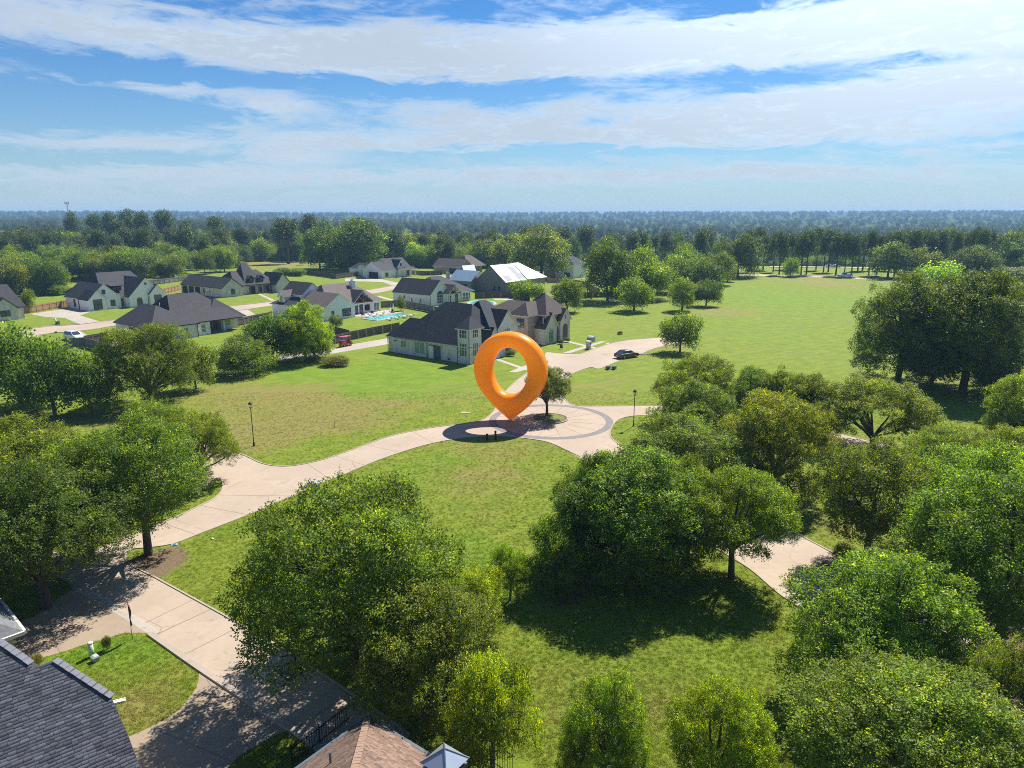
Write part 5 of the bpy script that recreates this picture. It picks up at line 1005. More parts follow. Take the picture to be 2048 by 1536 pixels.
# ------------------------------------------------------------------ trees
def leaf_quads(rng, P, D, L, W, O):
    """rhombic leaves at P pointing along D, facing roughly along O"""
    n = len(P); D = D / np.linalg.norm(D, axis=1, keepdims=True)
    N = rng.normal(size=(n, 3)) * .55 + O + np.array([0, 0, .55]); S_ = np.cross(D, N); S_ /= np.linalg.norm(S_, axis=1, keepdims=True) + 1e-9
    L = L * rng.uniform(.7, 1.3, (n, 1)); W = W * rng.uniform(.7, 1.3, (n, 1))
    V = np.stack([P, P + D * L * .5 + S_ * W * .5, P + D * L, P + D * L * .5 - S_ * W * .5], 1).reshape(-1, 3)
    return V, np.arange(4 * n).reshape(n, 4)
def unit(rng, n):
    v = rng.normal(size=(n, 3)); return v / np.linalg.norm(v, axis=1, keepdims=True)
def make_tree(name, seed, H_, Rr, base, n_lobes, twigs, leaves, leaf, style='round', col=(.128, .176, .027), gather=.72):
    """returns (trunk mesh, crown mesh) of a tree H_ tall with crown radius Rr whose crown starts at height `base`"""
    rng = np.random.default_rng(seed); cz = (H_ + base) / 2; Rz = (H_ - base) / 2
    lobes = []; lead = unit(rng, 9 if style != 'pine' else 1); lead[:, 2] = np.abs(lead[:, 2]) * .9 - .15
    def aim():
        d = unit(rng, 1)[0]
        if rng.random() < gather: d = lead[rng.integers(len(lead))] + d * .48; d /= np.linalg.norm(d)
        return d
    if style == 'pine':
        for k in range(n_lobes):
            f = rng.beta(1.7, 1.2); z = base + (H_ - base) * f; rad = Rr * (1 - .62 * f ** 1.6) * rng.uniform(.25, 1.0); a = rng.uniform(0, 6.283)
            r = Rr * rng.uniform(.26, .42); lobes.append((np.array([rad * math.cos(a), rad * math.sin(a), min(z, H_ - r * .5)]), r, .55))
    elif style == 'vase':
        for k in range(n_lobes):
            d = aim(); d[2] = abs(d[2]) * (1.0 if rng.random() < .66 else -.75); d /= np.linalg.norm(d)
            if d[2] < 0 and base < 2: d[:2] /= np.linalg.norm(d[:2]) + 1e-6; d[:2] *= .95
            q = rng.uniform(.60, .88)
            r = Rr * rng.uniform(.15, .29); lobes.append((np.array([d[0] * Rr * q, d[1] * Rr * q, cz + d[2] * Rz * q]), r, .85))
    else:
        flo = .25
        for k in range(n_lobes):
            d = aim(); d[2] = d[2] if rng.random() < .7 else -abs(d[2])
            if d[2] < -.8: d[2] *= -1
            if d[2] < 0: d[:2] /= np.linalg.norm(d[:2]) + 1e-6; d[:2] *= .96
            q = rng.uniform(.45, .92); r = Rr * rng.uniform(.15, .32); lobes.append((np.array([d[0] * Rr * q, d[1] * Rr * q, cz + d[2] * Rz * q]), r, .8))
    if style != 'pine':
        for k in range(n_lobes // 3):
            d = unit(rng, 1)[0]; d[2] = d[2] if d[2] > -.5 else -d[2]; q = rng.uniform(.86, 1.03); r = Rr * rng.uniform(.07, .15); lobes.append((np.array([d[0] * Rr * q, d[1] * Rr * q, cz + d[2] * Rz * q]), r, 1.1))
        n_lobes = len(lobes)
    C_ = np.array([l[0] for l in lobes]); LR = np.array([l[1] for l in lobes]); SQ = np.array([l[2] for l in lobes])
    tone_l = rng.normal(1, .17, n_lobes)
    idx = rng.choice(n_lobes, twigs * 3, p=LR ** 1.7 / (LR ** 1.7).sum()); d = unit(rng, len(idx)); d[:, 2] = np.where((d[:, 2] < -.3) & (rng.random(len(idx)) < .6), -d[:, 2], d[:, 2])
    rr_ = np.where(rng.random(len(idx)) < .8, rng.uniform(.80, 1.08, len(idx)), rng.uniform(.3, .8, len(idx)))
    P_ = C_[idx] + d * (LR[idx] * rr_)[:, None] * np.stack([np.ones(len(idx)), np.ones(len(idx)), SQ[idx]], 1)
    dist = np.linalg.norm(P_[:, None, :] - C_[None], axis=2) / LR[None]; dist[np.arange(len(idx)), idx] = 9
    inside = dist.min(1) < .72; keep = ~(inside & (rng.random(len(idx)) < .9)) & (P_[:, 2] > max(base * .55, .1)); P_, d, idx = P_[keep][:twigs], d[keep][:twigs], idx[keep][:twigs]
    D_ = d * .8 + np.array([0, 0, .55 if style != 'weep' else -.4]) + rng.normal(size=d.shape) * .35; D_ /= np.linalg.norm(D_, axis=1, keepdims=True)
    nt = len(P_); tl = leaf * 3.2
    LP = np.repeat(P_, leaves, 0); LD = np.repeat(D_, leaves, 0); s_ = rng.random((len(LP), 1)); LP = LP + LD * s_ * tl + rng.normal(size=LP.shape) * leaf * .75
    LDir = LD * .7 + rng.normal(size=LP.shape) * .75; V, Fc = leaf_quads(rng, LP, LDir, leaf, leaf * .60, np.repeat(d, leaves, 0))
    tt = np.repeat(rng.normal(1, .16, nt) * tone_l[idx], leaves); tip = np.repeat((rng.random(nt) < .16) * np.clip(d[:, 2] + .3, 0, 1), leaves); lf = rng.normal(1, .18, len(LP))
    c = np.array(col)[None] * np.clip(tt * lf, .45, 1.8)[:, None]; c = c * (1 + tip[:, None] * np.array([1.5, .95, .25])[None])
    me = fast_mesh(name + '_crown', V, Fc); at = me.color_attributes.new('leaf_color', 'FLOAT_COLOR', 'POINT')
    c4 = np.ones((len(c), 4), np.float32); c4[:, :3] = c; at.data.foreach_set('color', np.repeat(c4, 4, 0).ravel())
    # trunk and limbs
    mb = MB(); tr = .022 * H_ + .05; rnd = random.Random(seed)
    if style == 'pine':
        mb.tube([(0, 0, -.3), (.1, 0, H_ * .3), (-.1, .1, H_ * .6), (0, 0, H_ * .97)], [tr * 1.1, tr * .85, tr * .6, .04], 8)
        for c_, r, q in lobes: mb.tube([(0, 0, c_[2] - r * .4), tuple(c_ * np.array([.5, .5, 1]) - np.array([0, 0, r * .15])), tuple(c_)], [.09, .06, .03], 5, cap=False)
    else:
        fork = max(base, .8) + (.10 if style == 'vase' else .25) * (H_ - max(base, .8)); lean = (rnd.uniform(-.25, .25), rnd.uniform(-.25, .25))
        mb.tube([(0, 0, -.3), (0, 0, .05), (lean[0] * .4, lean[1] * .4, fork * .55), (lean[0], lean[1], fork)], [tr * 1.5, tr * 1.15, tr, tr * .85], 10, cap=False)
        order = sorted(range(n_lobes), key=lambda k: -LR[k]); mains = order[:max(6, n_lobes // 5)]; ends = []
        for k in mains:
            c_ = C_[k]; p0_ = np.array([lean[0], lean[1], fork * rnd.uniform(.8, 1.0)]); mid = p0_ + (c_ - p0_) * .5 + np.array([rnd.uniform(-.3, .3), rnd.uniform(-.3, .3), .08 * H_ * rnd.uniform(-.2, 1)])
            pts = [tuple(p0_), tuple(p0_ * .55 + mid * .45 + np.array([0, 0, .1])), tuple(mid), tuple(mid * .45 + c_ * .55 + np.array([0, 0, .1])), tuple(c_)]
            mb.tube(pts, [tr * .6, tr * .48, tr * .36, tr * .22, .02], 6, cap=False); ends += [np.array(pts[2]), np.array(pts[3])]
        for k in order[len(mains):]:
            c_ = C_[k]; e = min(ends, key=lambda q: np.linalg.norm(q - c_)); mb.tube([tuple(e), tuple((e + c_) / 2 + np.array([0, 0, .15])), tuple(c_)], [tr * .22, tr * .14, .02], 5, cap=False)
    tm = mb.mesh(name + '_trunk', True); tm.materials.append(M_BARKP if style == 'pine' else M_BARK)
    return dict(trunk=tm, crown=me, H=float(np.percentile(V[:, 2], 99.6)), R=float(np.percentile(np.hypot(V[:, 0], V[:, 1]), 96.5)))
PROTO = {}
def proto(key, *a, **k): PROTO[key] = make_tree(key, *a, **k)
# near: leaf-sized faces;  mid: larger faces;  far: coarse
for k in range(3): proto(f'near_vase{k}', 11 + k, 10, 5.2, .9 if k else .2, 60 if k else 76, 5000 if k else 5800, 19, .135, 'vase', gather=.6 if k else .15)
for k in range(3): proto(f'near_round{k}', 21 + k, 10, 4.8, -1.0, 72 if k == 2 else 84, 5200 if k == 2 else 5800, 19, .14, 'round', gather=.65 if k == 2 else .1)
for k in range(2): proto(f'near_tall{k}', 16 + k, 10, 4.8, 2.2, 52, 4400, 19, .135, 'vase')
for k in range(2): proto(f'near_bush{k}', 31 + k, 5, 2.8, -.1, 44, 3000, 15, .105, 'round')
for k in range(3): proto(f'mid_round{k}', 41 + k, 10, 4.8, -.6, 60, 2100, 9, .30, 'round')
for k in range(2): proto(f'mid_bush{k}', 51 + k, 6, 3.6, -.3, 44, 1400, 9, .27, 'round')
for k in range(3): proto(f'far_round{k}', 61 + k, 14, 6.5, -1.2, 54, 1100, 7, .62, 'round')
for k in range(3): proto(f'far_pine{k}', 71 + k, 24, 5.0, 9.5, 40, 800, 6, .80, 'pine', col=(.090, .122, .034))
TREE_VARIANT = {}
def tone_mesh(key, tone):
    """coarse prototypes get one crown mesh per foliage colour; heavy ones share a single mesh (colour set on the object)"""
    k = (key, tone if key.startswith('far') else None)
    if k not in TREE_VARIANT:
        me = PROTO[key]['crown']
        if len(me.materials): me = me.copy()
        me.materials.clear(); me.materials.append(LEAF[tone]); TREE_VARIANT[k] = me
    return TREE_VARIANT[k]
trnd = random.Random(9)
def tree(key, tone, x, y, H_, Rr, label, group=None, name='tree', cat='tree', z=None, rz=None):
    p = PROTO[key]; t = thing(name, label, cat, (x, y, float(tz(x, y)) if z is None else z), trnd.uniform(0, 6.28) if rz is None else rz, group); t.scale = (Rr / p['R'], Rr / p['R'], H_ / p['H'])
    for nm, me in (('trunk', p['trunk']), ('crown', tone_mesh(key, tone))):
        o = bpy.data.objects.new(nm, me); COL.objects.link(o); o.parent = t
        if nm == 'crown': o.material_slots[0].link = 'OBJECT'; o.material_slots[0].material = LEAF[tone]
    return t
def tree_px(key, tone, u, vb, vt, hw, label, group=None, name='tree', cat='tree', uc=None, rz=None):
    x, y = G(u, vb); H_ = height_at(u, vb, vt); d = project(x, y, H_ * .6)[2]; H_ -= float(tz(x, y))
    return tree(key, tone, x, y, H_, hw * d / F, label, group, name, cat, rz=rz)
NEAR = [
 ('near_tall0', 'elm', 297, 1108, 842, 138, 'broad tree with yellow-tipped leaves on the mulch corner, leaning trunk visible'),
 ('near_round1', 'light', 45, 1055, 838, 135, 'bright green tree at the left edge above the gate'),
 ('near_vase1', 'dark', 95, 1215, 925, 165, 'dark green tree at the left edge shading the driveway mouth'),
 ('near_round2', 'elm', -70, 1150, 880, 150, 'tree half cut by the left edge above the driveway'),
 ('near_vase2', 'elm', 185, 1120, 880, 120, 'dark middle tree of the left group behind the leaning trunk'),
 ('near_vase0', 'light', 395, 965, 832, 82, 'pale green fine-leaved tree behind the mulch corner tree'),
 ('near_bush0', 'olive', 315, 900, 800, 58, 'sparse olive tree top above the left group'),
 ('near_vase0', 'elm', 712, 1350, 992, 222, 'very large multi-stemmed round tree at the centre left foreground'),
 ('near_vase1', 'olive', 852, 1432, 1172, 158, 'olive-green tree in front of the very large round tree'),
 ('near_bush1', 'lime', 985, 1550, 1310, 95, 'yellow-green tree right of the metal chimney cap'),
 ('near_bush0', 'lime', 945, 1275, 1135, 68, 'light green shrub against the bright lawn, right of the largest tree'),
 ('near_bush1', 'light', 1020, 1200, 1095, 46, 'small light shrub at the head of the shaded hedge line'),
 ('near_bush0', 'elm', 1112, 1180, 1042, 60, 'small rounded tree with slim trunk left of the dark clump'),
 ('near_round0', 'elm', 1265, 1150, 905, 150, 'largest dense tree of the clump below the roundabout'),
 ('near_round1', 'elm', 1375, 1128, 918, 80, 'right tree of the dense clump, behind the star-shadow tree'),
 ('near_round1', 'dark', 1180, 1128, 912, 82, 'left tree of the dense clump below the roundabout'),
 ('near_tall1', 'light', 1462, 1157, 942, 112, 'vase-shaped tree with clear trunk and star-like shadow on the lawn'),
 ('near_round2', 'elm', 1365, 995, 838, 125, 'dense tree right of the roundabout exit'),
 ('near_vase0', 'gold', 1545, 990, 793, 112, 'round tree with golden-tipped crown in the right grove'),
 ('near_round1', 'elm', 1385, 905, 762, 88, 'tree behind the right lamp, lower of the pair'),
 ('near_vase1', 'light', 1395, 845, 712, 86, 'tree at the top left of the right grove, upper of the pair'),
 ('near_round0', 'elm', 1500, 860, 738, 62, 'left tree of the dark row along the far road arm'),
 ('near_round2', 'elm', 1562, 868, 740, 62, 'middle tree of the dark row along the far road arm'),
 ('near_round1', 'elm', 1625, 872, 752, 60, 'right tree of the dark row along the far road arm'),
 ('near_vase2', 'light', 1745, 898, 760, 112, 'spreading multi-stemmed tree beside the pale road, right grove'),
 ('near_tall0', 'elm', 1730, 1127, 890, 122, 'tree with long forked bare trunk above the lower right road'),
 ('near_tall1', 'elm', 1990, 1312, 960, 195, 'tall heavy tree at the right edge with dark thick trunk'),
 ('near_round2', 'light', 1925, 1120, 892, 140, 'bright leafy tree at the right behind the tall heavy one'),
 ('near_vase0', 'light', 1895, 990, 858, 90, 'pale tree on the right, left of the pair near the edge'),
 ('near_vase2', 'light', 2030, 1000, 858, 92, 'pale tree on the right, at the picture edge'),
 ('near_round1', 'light', 1755, 1400, 1118, 186, 'broad bright tree over the lower right road'),
 ('near_vase2', 'olive', 1800, 1640, 1352, 235, 'fine-leaved olive tree filling the lower right corner'),
 ('near_vase1', 'elm', 2030, 1570, 1290, 120, 'tree at the lower right edge above the olive one'),
 ('near_round2', 'light', 1205, 1590, 1355, 88, 'light yellow-green treetop at the bottom, left of two'),
 ('near_tall1', 'lime', 1425, 1620, 1372, 105, 'light yellow-green treetop at the bottom, right of two'),
 ('near_round2', 'light', 2040, 895, 742, 75, 'light green tree at the right edge below the dark oaks'),
 ('near_tall0', 'grey', 1094, 833, 733, 50, 'young tree on the roundabout island half behind the orange marker'),
]
for k, (key, tone, u, vb, vt, hw, lb) in enumerate(NEAR): tree_px(key, tone, u, vb, vt, hw, lb)
MID = [
 ('near_round1', 'grey', 1795, 762, 548, 98, 'tall dark oak with visible trunk at the right edge of the field'), ('near_round0', 'dark', 1925, 782, 546, 122, 'massive dark oak right of the field oak'), ('near_round1', 'dark', 2055, 752, 560, 100, 'dark oak cut by the right edge'),
 ('mid_round1', 'elm', 2000, 690, 560, 60, 'bright oak crown behind the massive dark oak'), ('near_round0', 'dark', 1862, 772, 600, 62, 'dark tree filling the gap between the field oak and the massive oak'), ('mid_bush0', 'dark', 1985, 790, 720, 40, 'dark undergrowth right of the massive oak trunk'),
 ('mid_bush0', 'elm', 1360, 704, 628, 40, 'dense bushy tree at the end of the upper road'),
 ('mid_bush1', 'elm', 45, 815, 655, 95, 'dense shrub tree at the left edge of the dry lot'), ('mid_bush0', 'dark', 110, 830, 690, 70, 'dark shrub tree second from the left on the dry lot'), ('mid_bush1', 'olive', 185, 828, 710, 52, 'thin olive shrub on the dry lot'), ('near_vase0', 'elm', 303, 806, 652, 92, 'large layered tree on the dry lot'), ('mid_bush0', 'elm', 392, 778, 690, 42, 'shrub right of the large layered tree'),
 ('mid_round0', 'elm', 490, 748, 672, 60, 'flat-topped tree with short trunk and clear shadow on the dry lot'), ('mid_bush1', 'dark', 545, 722, 630, 56, 'dark tree behind the flat-topped tree'), ('near_round1', 'lime', 612, 722, 605, 55, 'lime-green tree by the fence'), ('mid_bush0', 'olive', 630, 716, 672, 40, 'olive shrub at the foot of the lime-green tree'),
 ('mid_bush1', 'brown', 672, 731, 712, 28, 'low brown dry shrub on the green lawn'),
 ('mid_bush1', 'dark', 1215, 602, 486, 52, 'tallest dark tree of the clump beyond the brick house'), ('mid_bush0', 'elm', 1278, 592, 494, 44, 'green tree right of the tallest in the clump'), ('mid_bush0', 'light', 1302, 598, 518, 46, 'yellow-green bushy tree in the middle of the clump'), ('mid_bush1', 'light', 1268, 622, 556, 37, 'rounded bush tree standing free on the field'), ('mid_round2', 'light', 1364, 622, 556, 28, 'slender young tree on the field'),
 ('mid_bush0', 'elm', 1345, 585, 512, 46, 'green tree in the right part of the clump'), ('mid_bush1', 'dark', 1405, 592, 522, 42, 'dark bush tree at the right end of the clump'), ('mid_bush0', 'dark', 1412, 612, 560, 30, 'dark low bush by the slender young tree'), ('mid_round1', 'elm', 1430, 570, 505, 38, 'rightmost tree of the clump at the field edge'), ('mid_bush1', 'elm', 1370, 575, 500, 40, 'back tree of the clump near the oak'), ('mid_bush0', 'elm', 1455, 563, 530, 18, 'small bush at the tip of the clump'),
 ('mid_bush0', 'light', 1055, 604, 560, 36, 'rounded garden tree left of the brick house roof'), ('mid_bush1', 'elm', 1135, 624, 556, 32, 'upright garden tree right of the brick house roof'),
 ('mid_round1', 'grey', 672, 656, 630, 14, 'small ornamental tree beside the white batten wall'), ('mid_round0', 'grey', 802, 622, 592, 10, 'small round tree at the grey pool fence'), ('mid_bush1', 'light', 60, 625, 578, 14, 'small tree right of the left edge house'), ('mid_round2', 'olive', 491, 588, 572, 6, 'slim tree in front of the long stone house'),
 ('mid_bush0', 'grey', 215, 1300, 1272, 9, 'small clipped shrub beside the pale pedestal'), ('mid_bush1', 'brown', 1240, 669, 662, 6, 'tiny round shrub alone on the field'), ('mid_bush0', 'brown', 75, 1335, 1308, 12, 'reddish shrub at the near roof edge'),
 ('mid_bush1', 'dark', 1122, 688, 678, 6, 'clipped shrub left of the brick house walk'), ('mid_bush0', 'dark', 1134, 684, 675, 6, 'clipped shrub right of the brick house walk'), ('mid_bush1', 'elm', 1022, 712, 700, 9, 'garden shrub seen through the marker ring'), ('mid_bush0', 'brown', 1690, 1130, 1095, 34, 'dark reddish shrub under the forked tree'), ('mid_bush1', 'elm', 1125, 1205, 1165, 20, 'low dark shrub in the clump shade'),
]
for (key, tone, u, vb, vt, hw, lb) in MID:
    sh = 'bush' in key and (vb - vt) < 60 and hw < 42; tree_px(key, tone, u, vb, vt, hw, lb, name='shrub' if sh else 'tree', cat='shrub' if sh else 'tree')
FAR = [
 ('mid_round1', 'dark', 695, 540, 437, 82, 'huge spreading oak behind the far white farmhouse'), ('far_round2', 'dark', 640, 537, 455, 36, 'dark tree at the left foot of the huge oak'), ('far_pine0', 'pine', 577, 527, 436, 30, 'lone tall pine standing in the golden field'), ('far_round1', 'elm', 606, 530, 511, 8, 'small tree beside the lone pine'),
 ('far_round1', 'lime', 828, 527, 483, 24, 'round yellow-green tree at the wood edge'), ('far_round2', 'elm', 862, 523, 477, 20, 'conical grey-green tree next to the yellow-green one'), ('far_round0', 'light', 790, 526, 497, 24, 'pale tree left of the yellow-green round one'),
 ('mid_round0', 'olive', 1082, 556, 451, 62, 'spreading olive-brown oak behind the building site'), ('far_round0', 'elm', 1020, 545, 470, 40, 'dark tree left of the spreading olive oak'), ('far_round2', 'olive', 975, 535, 478, 34, 'olive tree behind the white roof'),
 ('far_round2', 'light', 1580, 554, 514, 18, 'small free-standing tree by the path beyond the field'), ('far_round0', 'lime', 1878, 590, 523, 50, 'bright lime bush tree above the dark oaks'), ('mid_round2', 'dark', 1945, 567, 492, 47, 'dome-shaped dark oak right of the pine row'), ('mid_round1', 'dark', 1475, 553, 468, 48, 'broad dark oak at the left end of the pine row'), ('far_round1', 'dark', 1775, 556, 484, 44, 'broad dark tree at the right end of the pine row'), ('far_round2', 'olive', 2030, 560, 533, 50, 'low grey-green tree at the right edge by the path'), ('far_round0', 'elm', 1845, 558, 495, 34, 'rounded tree behind the lime bush'), ('far_round2', 'dark', 2020, 550, 480, 42, 'dark tree behind the right edge oak'), ('far_round1', 'olive', 1370, 545, 488, 25, 'pale olive tree behind the clump'),
 ('far_pine1', 'pine', 152, 505, 424, 16, 'leftmost tall pine of the left skyline'), ('far_pine0', 'pine', 195, 505, 428, 18, 'second tall pine of the left skyline'), ('far_pine2', 'pine', 226, 508, 425, 17, 'third tall pine of the left skyline'), ('far_pine1', 'pine', 262, 512, 419, 20, 'tallest pine of the left skyline group'), ('far_pine0', 'pine', 290, 514, 424, 20, 'pine right of the tallest one'), ('far_pine2', 'pine', 335, 508, 420, 22, 'flat-headed pine standing apart on the left skyline'), ('far_pine1', 'pine', 375, 505, 441, 16, 'shorter pine right of the flat-headed pine'), ('far_pine0', 'pine', 437, 512, 433, 20, 'pine above the three garage bays'), ('far_pine2', 'pine', 622, 516, 428, 20, 'tall pine left of the huge oak'), ('far_pine0', 'pine', 245, 520, 440, 20, 'dark pine in front of the skyline group'),
 ('far_pine1', 'pine', 1398, 548, 458, 18, 'pine standing left of the broad dark oak'),
]
for (key, tone, u, vb, vt, hw, lb) in FAR: tree_px(key, tone, u, vb, vt, hw, lb)
r_ = random.Random(3)
ORD = ['first','second','third','fourth','fifth','sixth','seventh','eighth','ninth','tenth','eleventh','twelfth','thirteenth','fourteenth','fifteenth','sixteenth','seventeenth']
for k in range(34):      # the row of pines beyond the field
    u = 1500 + k * 14.2 + r_.uniform(-5, 5); vb = 546 + (u - 1500) * .012 + r_.uniform(-9, 4); tree_px(f'far_pine{k % 3}', 'pine', u, vb, 453 + r_.uniform(0, 18), r_.uniform(12, 18), (f'tall dark pine beyond the big field, {ORD[k]} from the left in the row' if k < 17 else f'tall dark pine beyond the big field, {ORD[33 - k]} from the right in the row'), 'pines in the row beyond the field')
ADJ = {'elm': 'mid-green', 'light': 'pale green', 'dark': 'dark green', 'olive': 'olive', 'grey': 'grey-green vine-covered'}
for k in range(150):      # vine-covered trees behind the left houses
    u = r_.uniform(-70, 450); lo = 592 if u < 115 else (562 if u < 350 else 548); vb = lo - (lo - 497) * r_.random() ** 1.6; x, y = G(u, vb); H_ = r_.uniform(7.5, 11.5) if vb > 525 else r_.uniform(12, 17)
    if y < 236 and u > 118: continue
    tn = r_.choice(['elm', 'elm', 'light', 'dark', 'dark', 'olive', 'grey'])
    where = 'left of the white farmhouse' if u < 110 else 'behind the white farmhouse roof' if u < 250 else 'between farmhouse and garage bays' if u < 350 else 'above the three garage bays'
    tree(f'mid_bush{k % 2}' if vb > 520 else f'far_round{k % 3}', tn, x, y, H_, H_ * r_.uniform(.45, .62), f'{ADJ[tn]} tree of the left wood, {where}', 'trees of the left wood')
for k in range(40):      # wood edge behind the golden field and the middle houses
    u = r_.uniform(440, 1010); vb = r_.uniform(500, 522); x, y = G(u, vb); H_ = r_.uniform(12, 18)
    tn = r_.choice(['elm', 'dark', 'dark', 'olive', 'light']); tree(f'far_round{k % 3}', tn, x, y, H_, H_ * r_.uniform(.36, .5), f'{ADJ[tn]} tree of the wood edge, ' + ('left of the golden field' if u < 500 else 'behind the golden field' if u < 640 else 'behind the far white farmhouse' if u < 830 else 'behind the tan brick house'), 'trees of the middle wood edge')
for k in range(26):
    u = r_.uniform(480, 1000); vb = r_.uniform(492, 512); x, y = G(u, vb)
    tree(f'far_pine{k % 3}', 'pine', x, y, r_.uniform(20, 23.5), r_.uniform(3.8, 5.2), 'pine rising from the middle wood ' + ('above the golden field' if u < 640 else 'behind the far white farmhouse' if u < 830 else 'behind the building site'), 'pines of the middle wood')
for k in range(26):      # right of the building site
    u = r_.uniform(1110, 1450); vb = r_.uniform(505, 535); x, y = G(u, vb); H_ = r_.uniform(12, 17)
    tree(f'far_pine{k % 3}' if k % 2 else f'far_round{k % 3}', 'pine' if k % 2 else 'dark', x, y, H_ + (4 if k % 2 else 0), H_ * .33, ('pine' if k % 2 else 'dark broad tree') + ' of the wood behind ' + ('the two-storey grey house' if u < 1200 else 'the tree clump' if u < 1340 else 'the field corner'), 'trees behind the clump')
for k in range(22):
    u = r_.uniform(1780, 2120); vb = r_.uniform(520, 548); x, y = G(u, vb); H_ = r_.uniform(14, 19)
    tree(f'far_pine{k % 3}' if k % 2 else f'far_round{k % 3}', 'pine' if k % 2 else 'dark', x, y, H_ + 1, H_ * .34, ('pine' if k % 2 else 'dark broad tree') + ' of the wood right of the pine row, ' + ('above the lime bush' if u < 1900 else 'above the dome-shaped oak' if u < 1990 else 'at the right edge'), 'trees right of the pine row')
for k in range(16):      # low hedge and shrubs
    u, vb = [(r_.uniform(70, 145), r_.uniform(588, 592)), (r_.uniform(545, 600), r_.uniform(548, 556)), (r_.uniform(455, 490), r_.uniform(528, 536))][k % 3]; x, y = G(u, vb)
    tree(f'mid_bush{k % 2}', r_.choice(['grey', 'light', 'elm']), x, y, r_.uniform(2.5, 4), r_.uniform(2.5, 3.8), ['leafy hedge shrub along the back lawn of the farmhouse', 'leafy shrub behind the long stone house', 'low shrub at the left of the golden field'][k % 3], ['hedge behind the farmhouse', 'shrubs behind the long house', 'shrubs at the golden field'][k % 3], 'shrub', 'shrub')

# ------------------------------------------------------------------ distant forest (one mass)
def scatter(name, protos, pts, scl, label, seed=0):
    """one object: points carrying instances of coarse trees"""
    me = bpy.data.meshes.new(name); me.vertices.add(len(pts)); me.vertices.foreach_set('co', np.asarray(pts, np.float32).ravel())
    at = me.attributes.new('size', 'FLOAT', 'POINT'); at.data.foreach_set('value', np.asarray(scl, np.float32)); me.update()
    o = obj(name, me); tag(o, label, 'forest', kind='stuff')
    ng = bpy.data.node_groups.new(name, 'GeometryNodeTree'); ng.interface.new_socket('Geometry', in_out='INPUT', socket_type='NodeSocketGeometry'); ng.interface.new_socket('Geometry', in_out='OUTPUT', socket_type='NodeSocketGeometry')
    N_, L_ = ng.nodes, ng.links; gi, go = N_.new('NodeGroupInput'), N_.new('NodeGroupOutput'); g2i = N_.new('GeometryNodeGeometryToInstance')
    for ob in reversed(protos):
        oi = N_.new('GeometryNodeObjectInfo'); oi.inputs['Object'].default_value = ob; oi.transform_space = 'ORIGINAL'; L_.new(oi.outputs['Geometry'], g2i.inputs[0])
    iop = N_.new('GeometryNodeInstanceOnPoints'); L_.new(gi.outputs[0], iop.inputs['Points']); L_.new(g2i.outputs[0], iop.inputs['Instance']); iop.inputs['Pick Instance'].default_value = True
    ri = N_.new('FunctionNodeRandomValue'); ri.data_type = 'INT'; ri.inputs[4].default_value = 0; ri.inputs[5].default_value = len(protos) - 1; ri.inputs['Seed'].default_value = seed; L_.new(ri.outputs[2], iop.inputs['Instance Index'])
    rr2 = N_.new('FunctionNodeRandomValue'); rr2.data_type = 'FLOAT_VECTOR'; rr2.inputs[0].default_value = (0, 0, 0); rr2.inputs[1].default_value = (0, 0, 6.28); rr2.inputs['Seed'].default_value = seed + 1; L_.new(rr2.outputs[0], iop.inputs['Rotation'])
    na = N_.new('GeometryNodeInputNamedAttribute'); na.data_type = 'FLOAT'; na.inputs['Name'].default_value = 'size'; L_.new(na.outputs[0], iop.inputs['Scale']); L_.new(iop.outputs[0], go.inputs[0])
    md = o.modifiers.new('scatter', 'NODES'); md.node_group = ng; return o
crowns = [o for o in bpy.data.objects if o.name.startswith('crown') and o.parent]
def crown_of(key, tone): me = TREE_VARIANT[(key, tone)]; return next(o for o in crowns if o.data == me)
fp = [crown_of('far_round0', 'dark'), crown_of('far_round1', 'dark'), crown_of('far_round2', 'dark'), crown_of('far_round1', 'elm'), crown_of('far_round0', 'elm'), crown_of('far_round2', 'elm'), crown_of('far_round1', 'olive'), crown_of('far_pine0', 'pine'), crown_of('far_pine1', 'pine')]
rng = np.random.default_rng(5); pts = []; scl = []
def wood(n, y0, y1, p, smin, smax, keep=lambda x, y: np.ones(len(x), bool)):
    y = y0 * (y1 / y0) ** (rng.random(n) ** p); x = y * rng.uniform(-.86, .86, n); k = keep(x, y); x, y = x[k], y[k]
    pts.append(np.stack([x, y, tz(x, y) - 1.0], 1)); scl.append(rng.uniform(smin, smax, len(x)))
def open_land(x, y):
    u = CX + F * x / (y * .97 + 5); v = HZ + 25 / y * F
    fld = (u > 1080) & (y < 470); gold = (u > 470) & (u < 660) & (y < 400); site = (y < 345) & (u > 640); left = (y < 330)
    gap = (vnoise(x, y, 260, 9) < .22) & (y > 700) & (y < 2000)
    return ~(fld | gold | site | left | gap)
wood(6500, 345, 900, 1.0, .45, .80, open_land); wood(11000, 900, 2600, .9, .8, 1.15, open_land); wood(16000, 2600, 6300, .8, .95, 1.45)
scatter('forest', fp, np.concatenate(pts), np.concatenate(scl), 'far woodland stretching to the hazy ridge', 2)

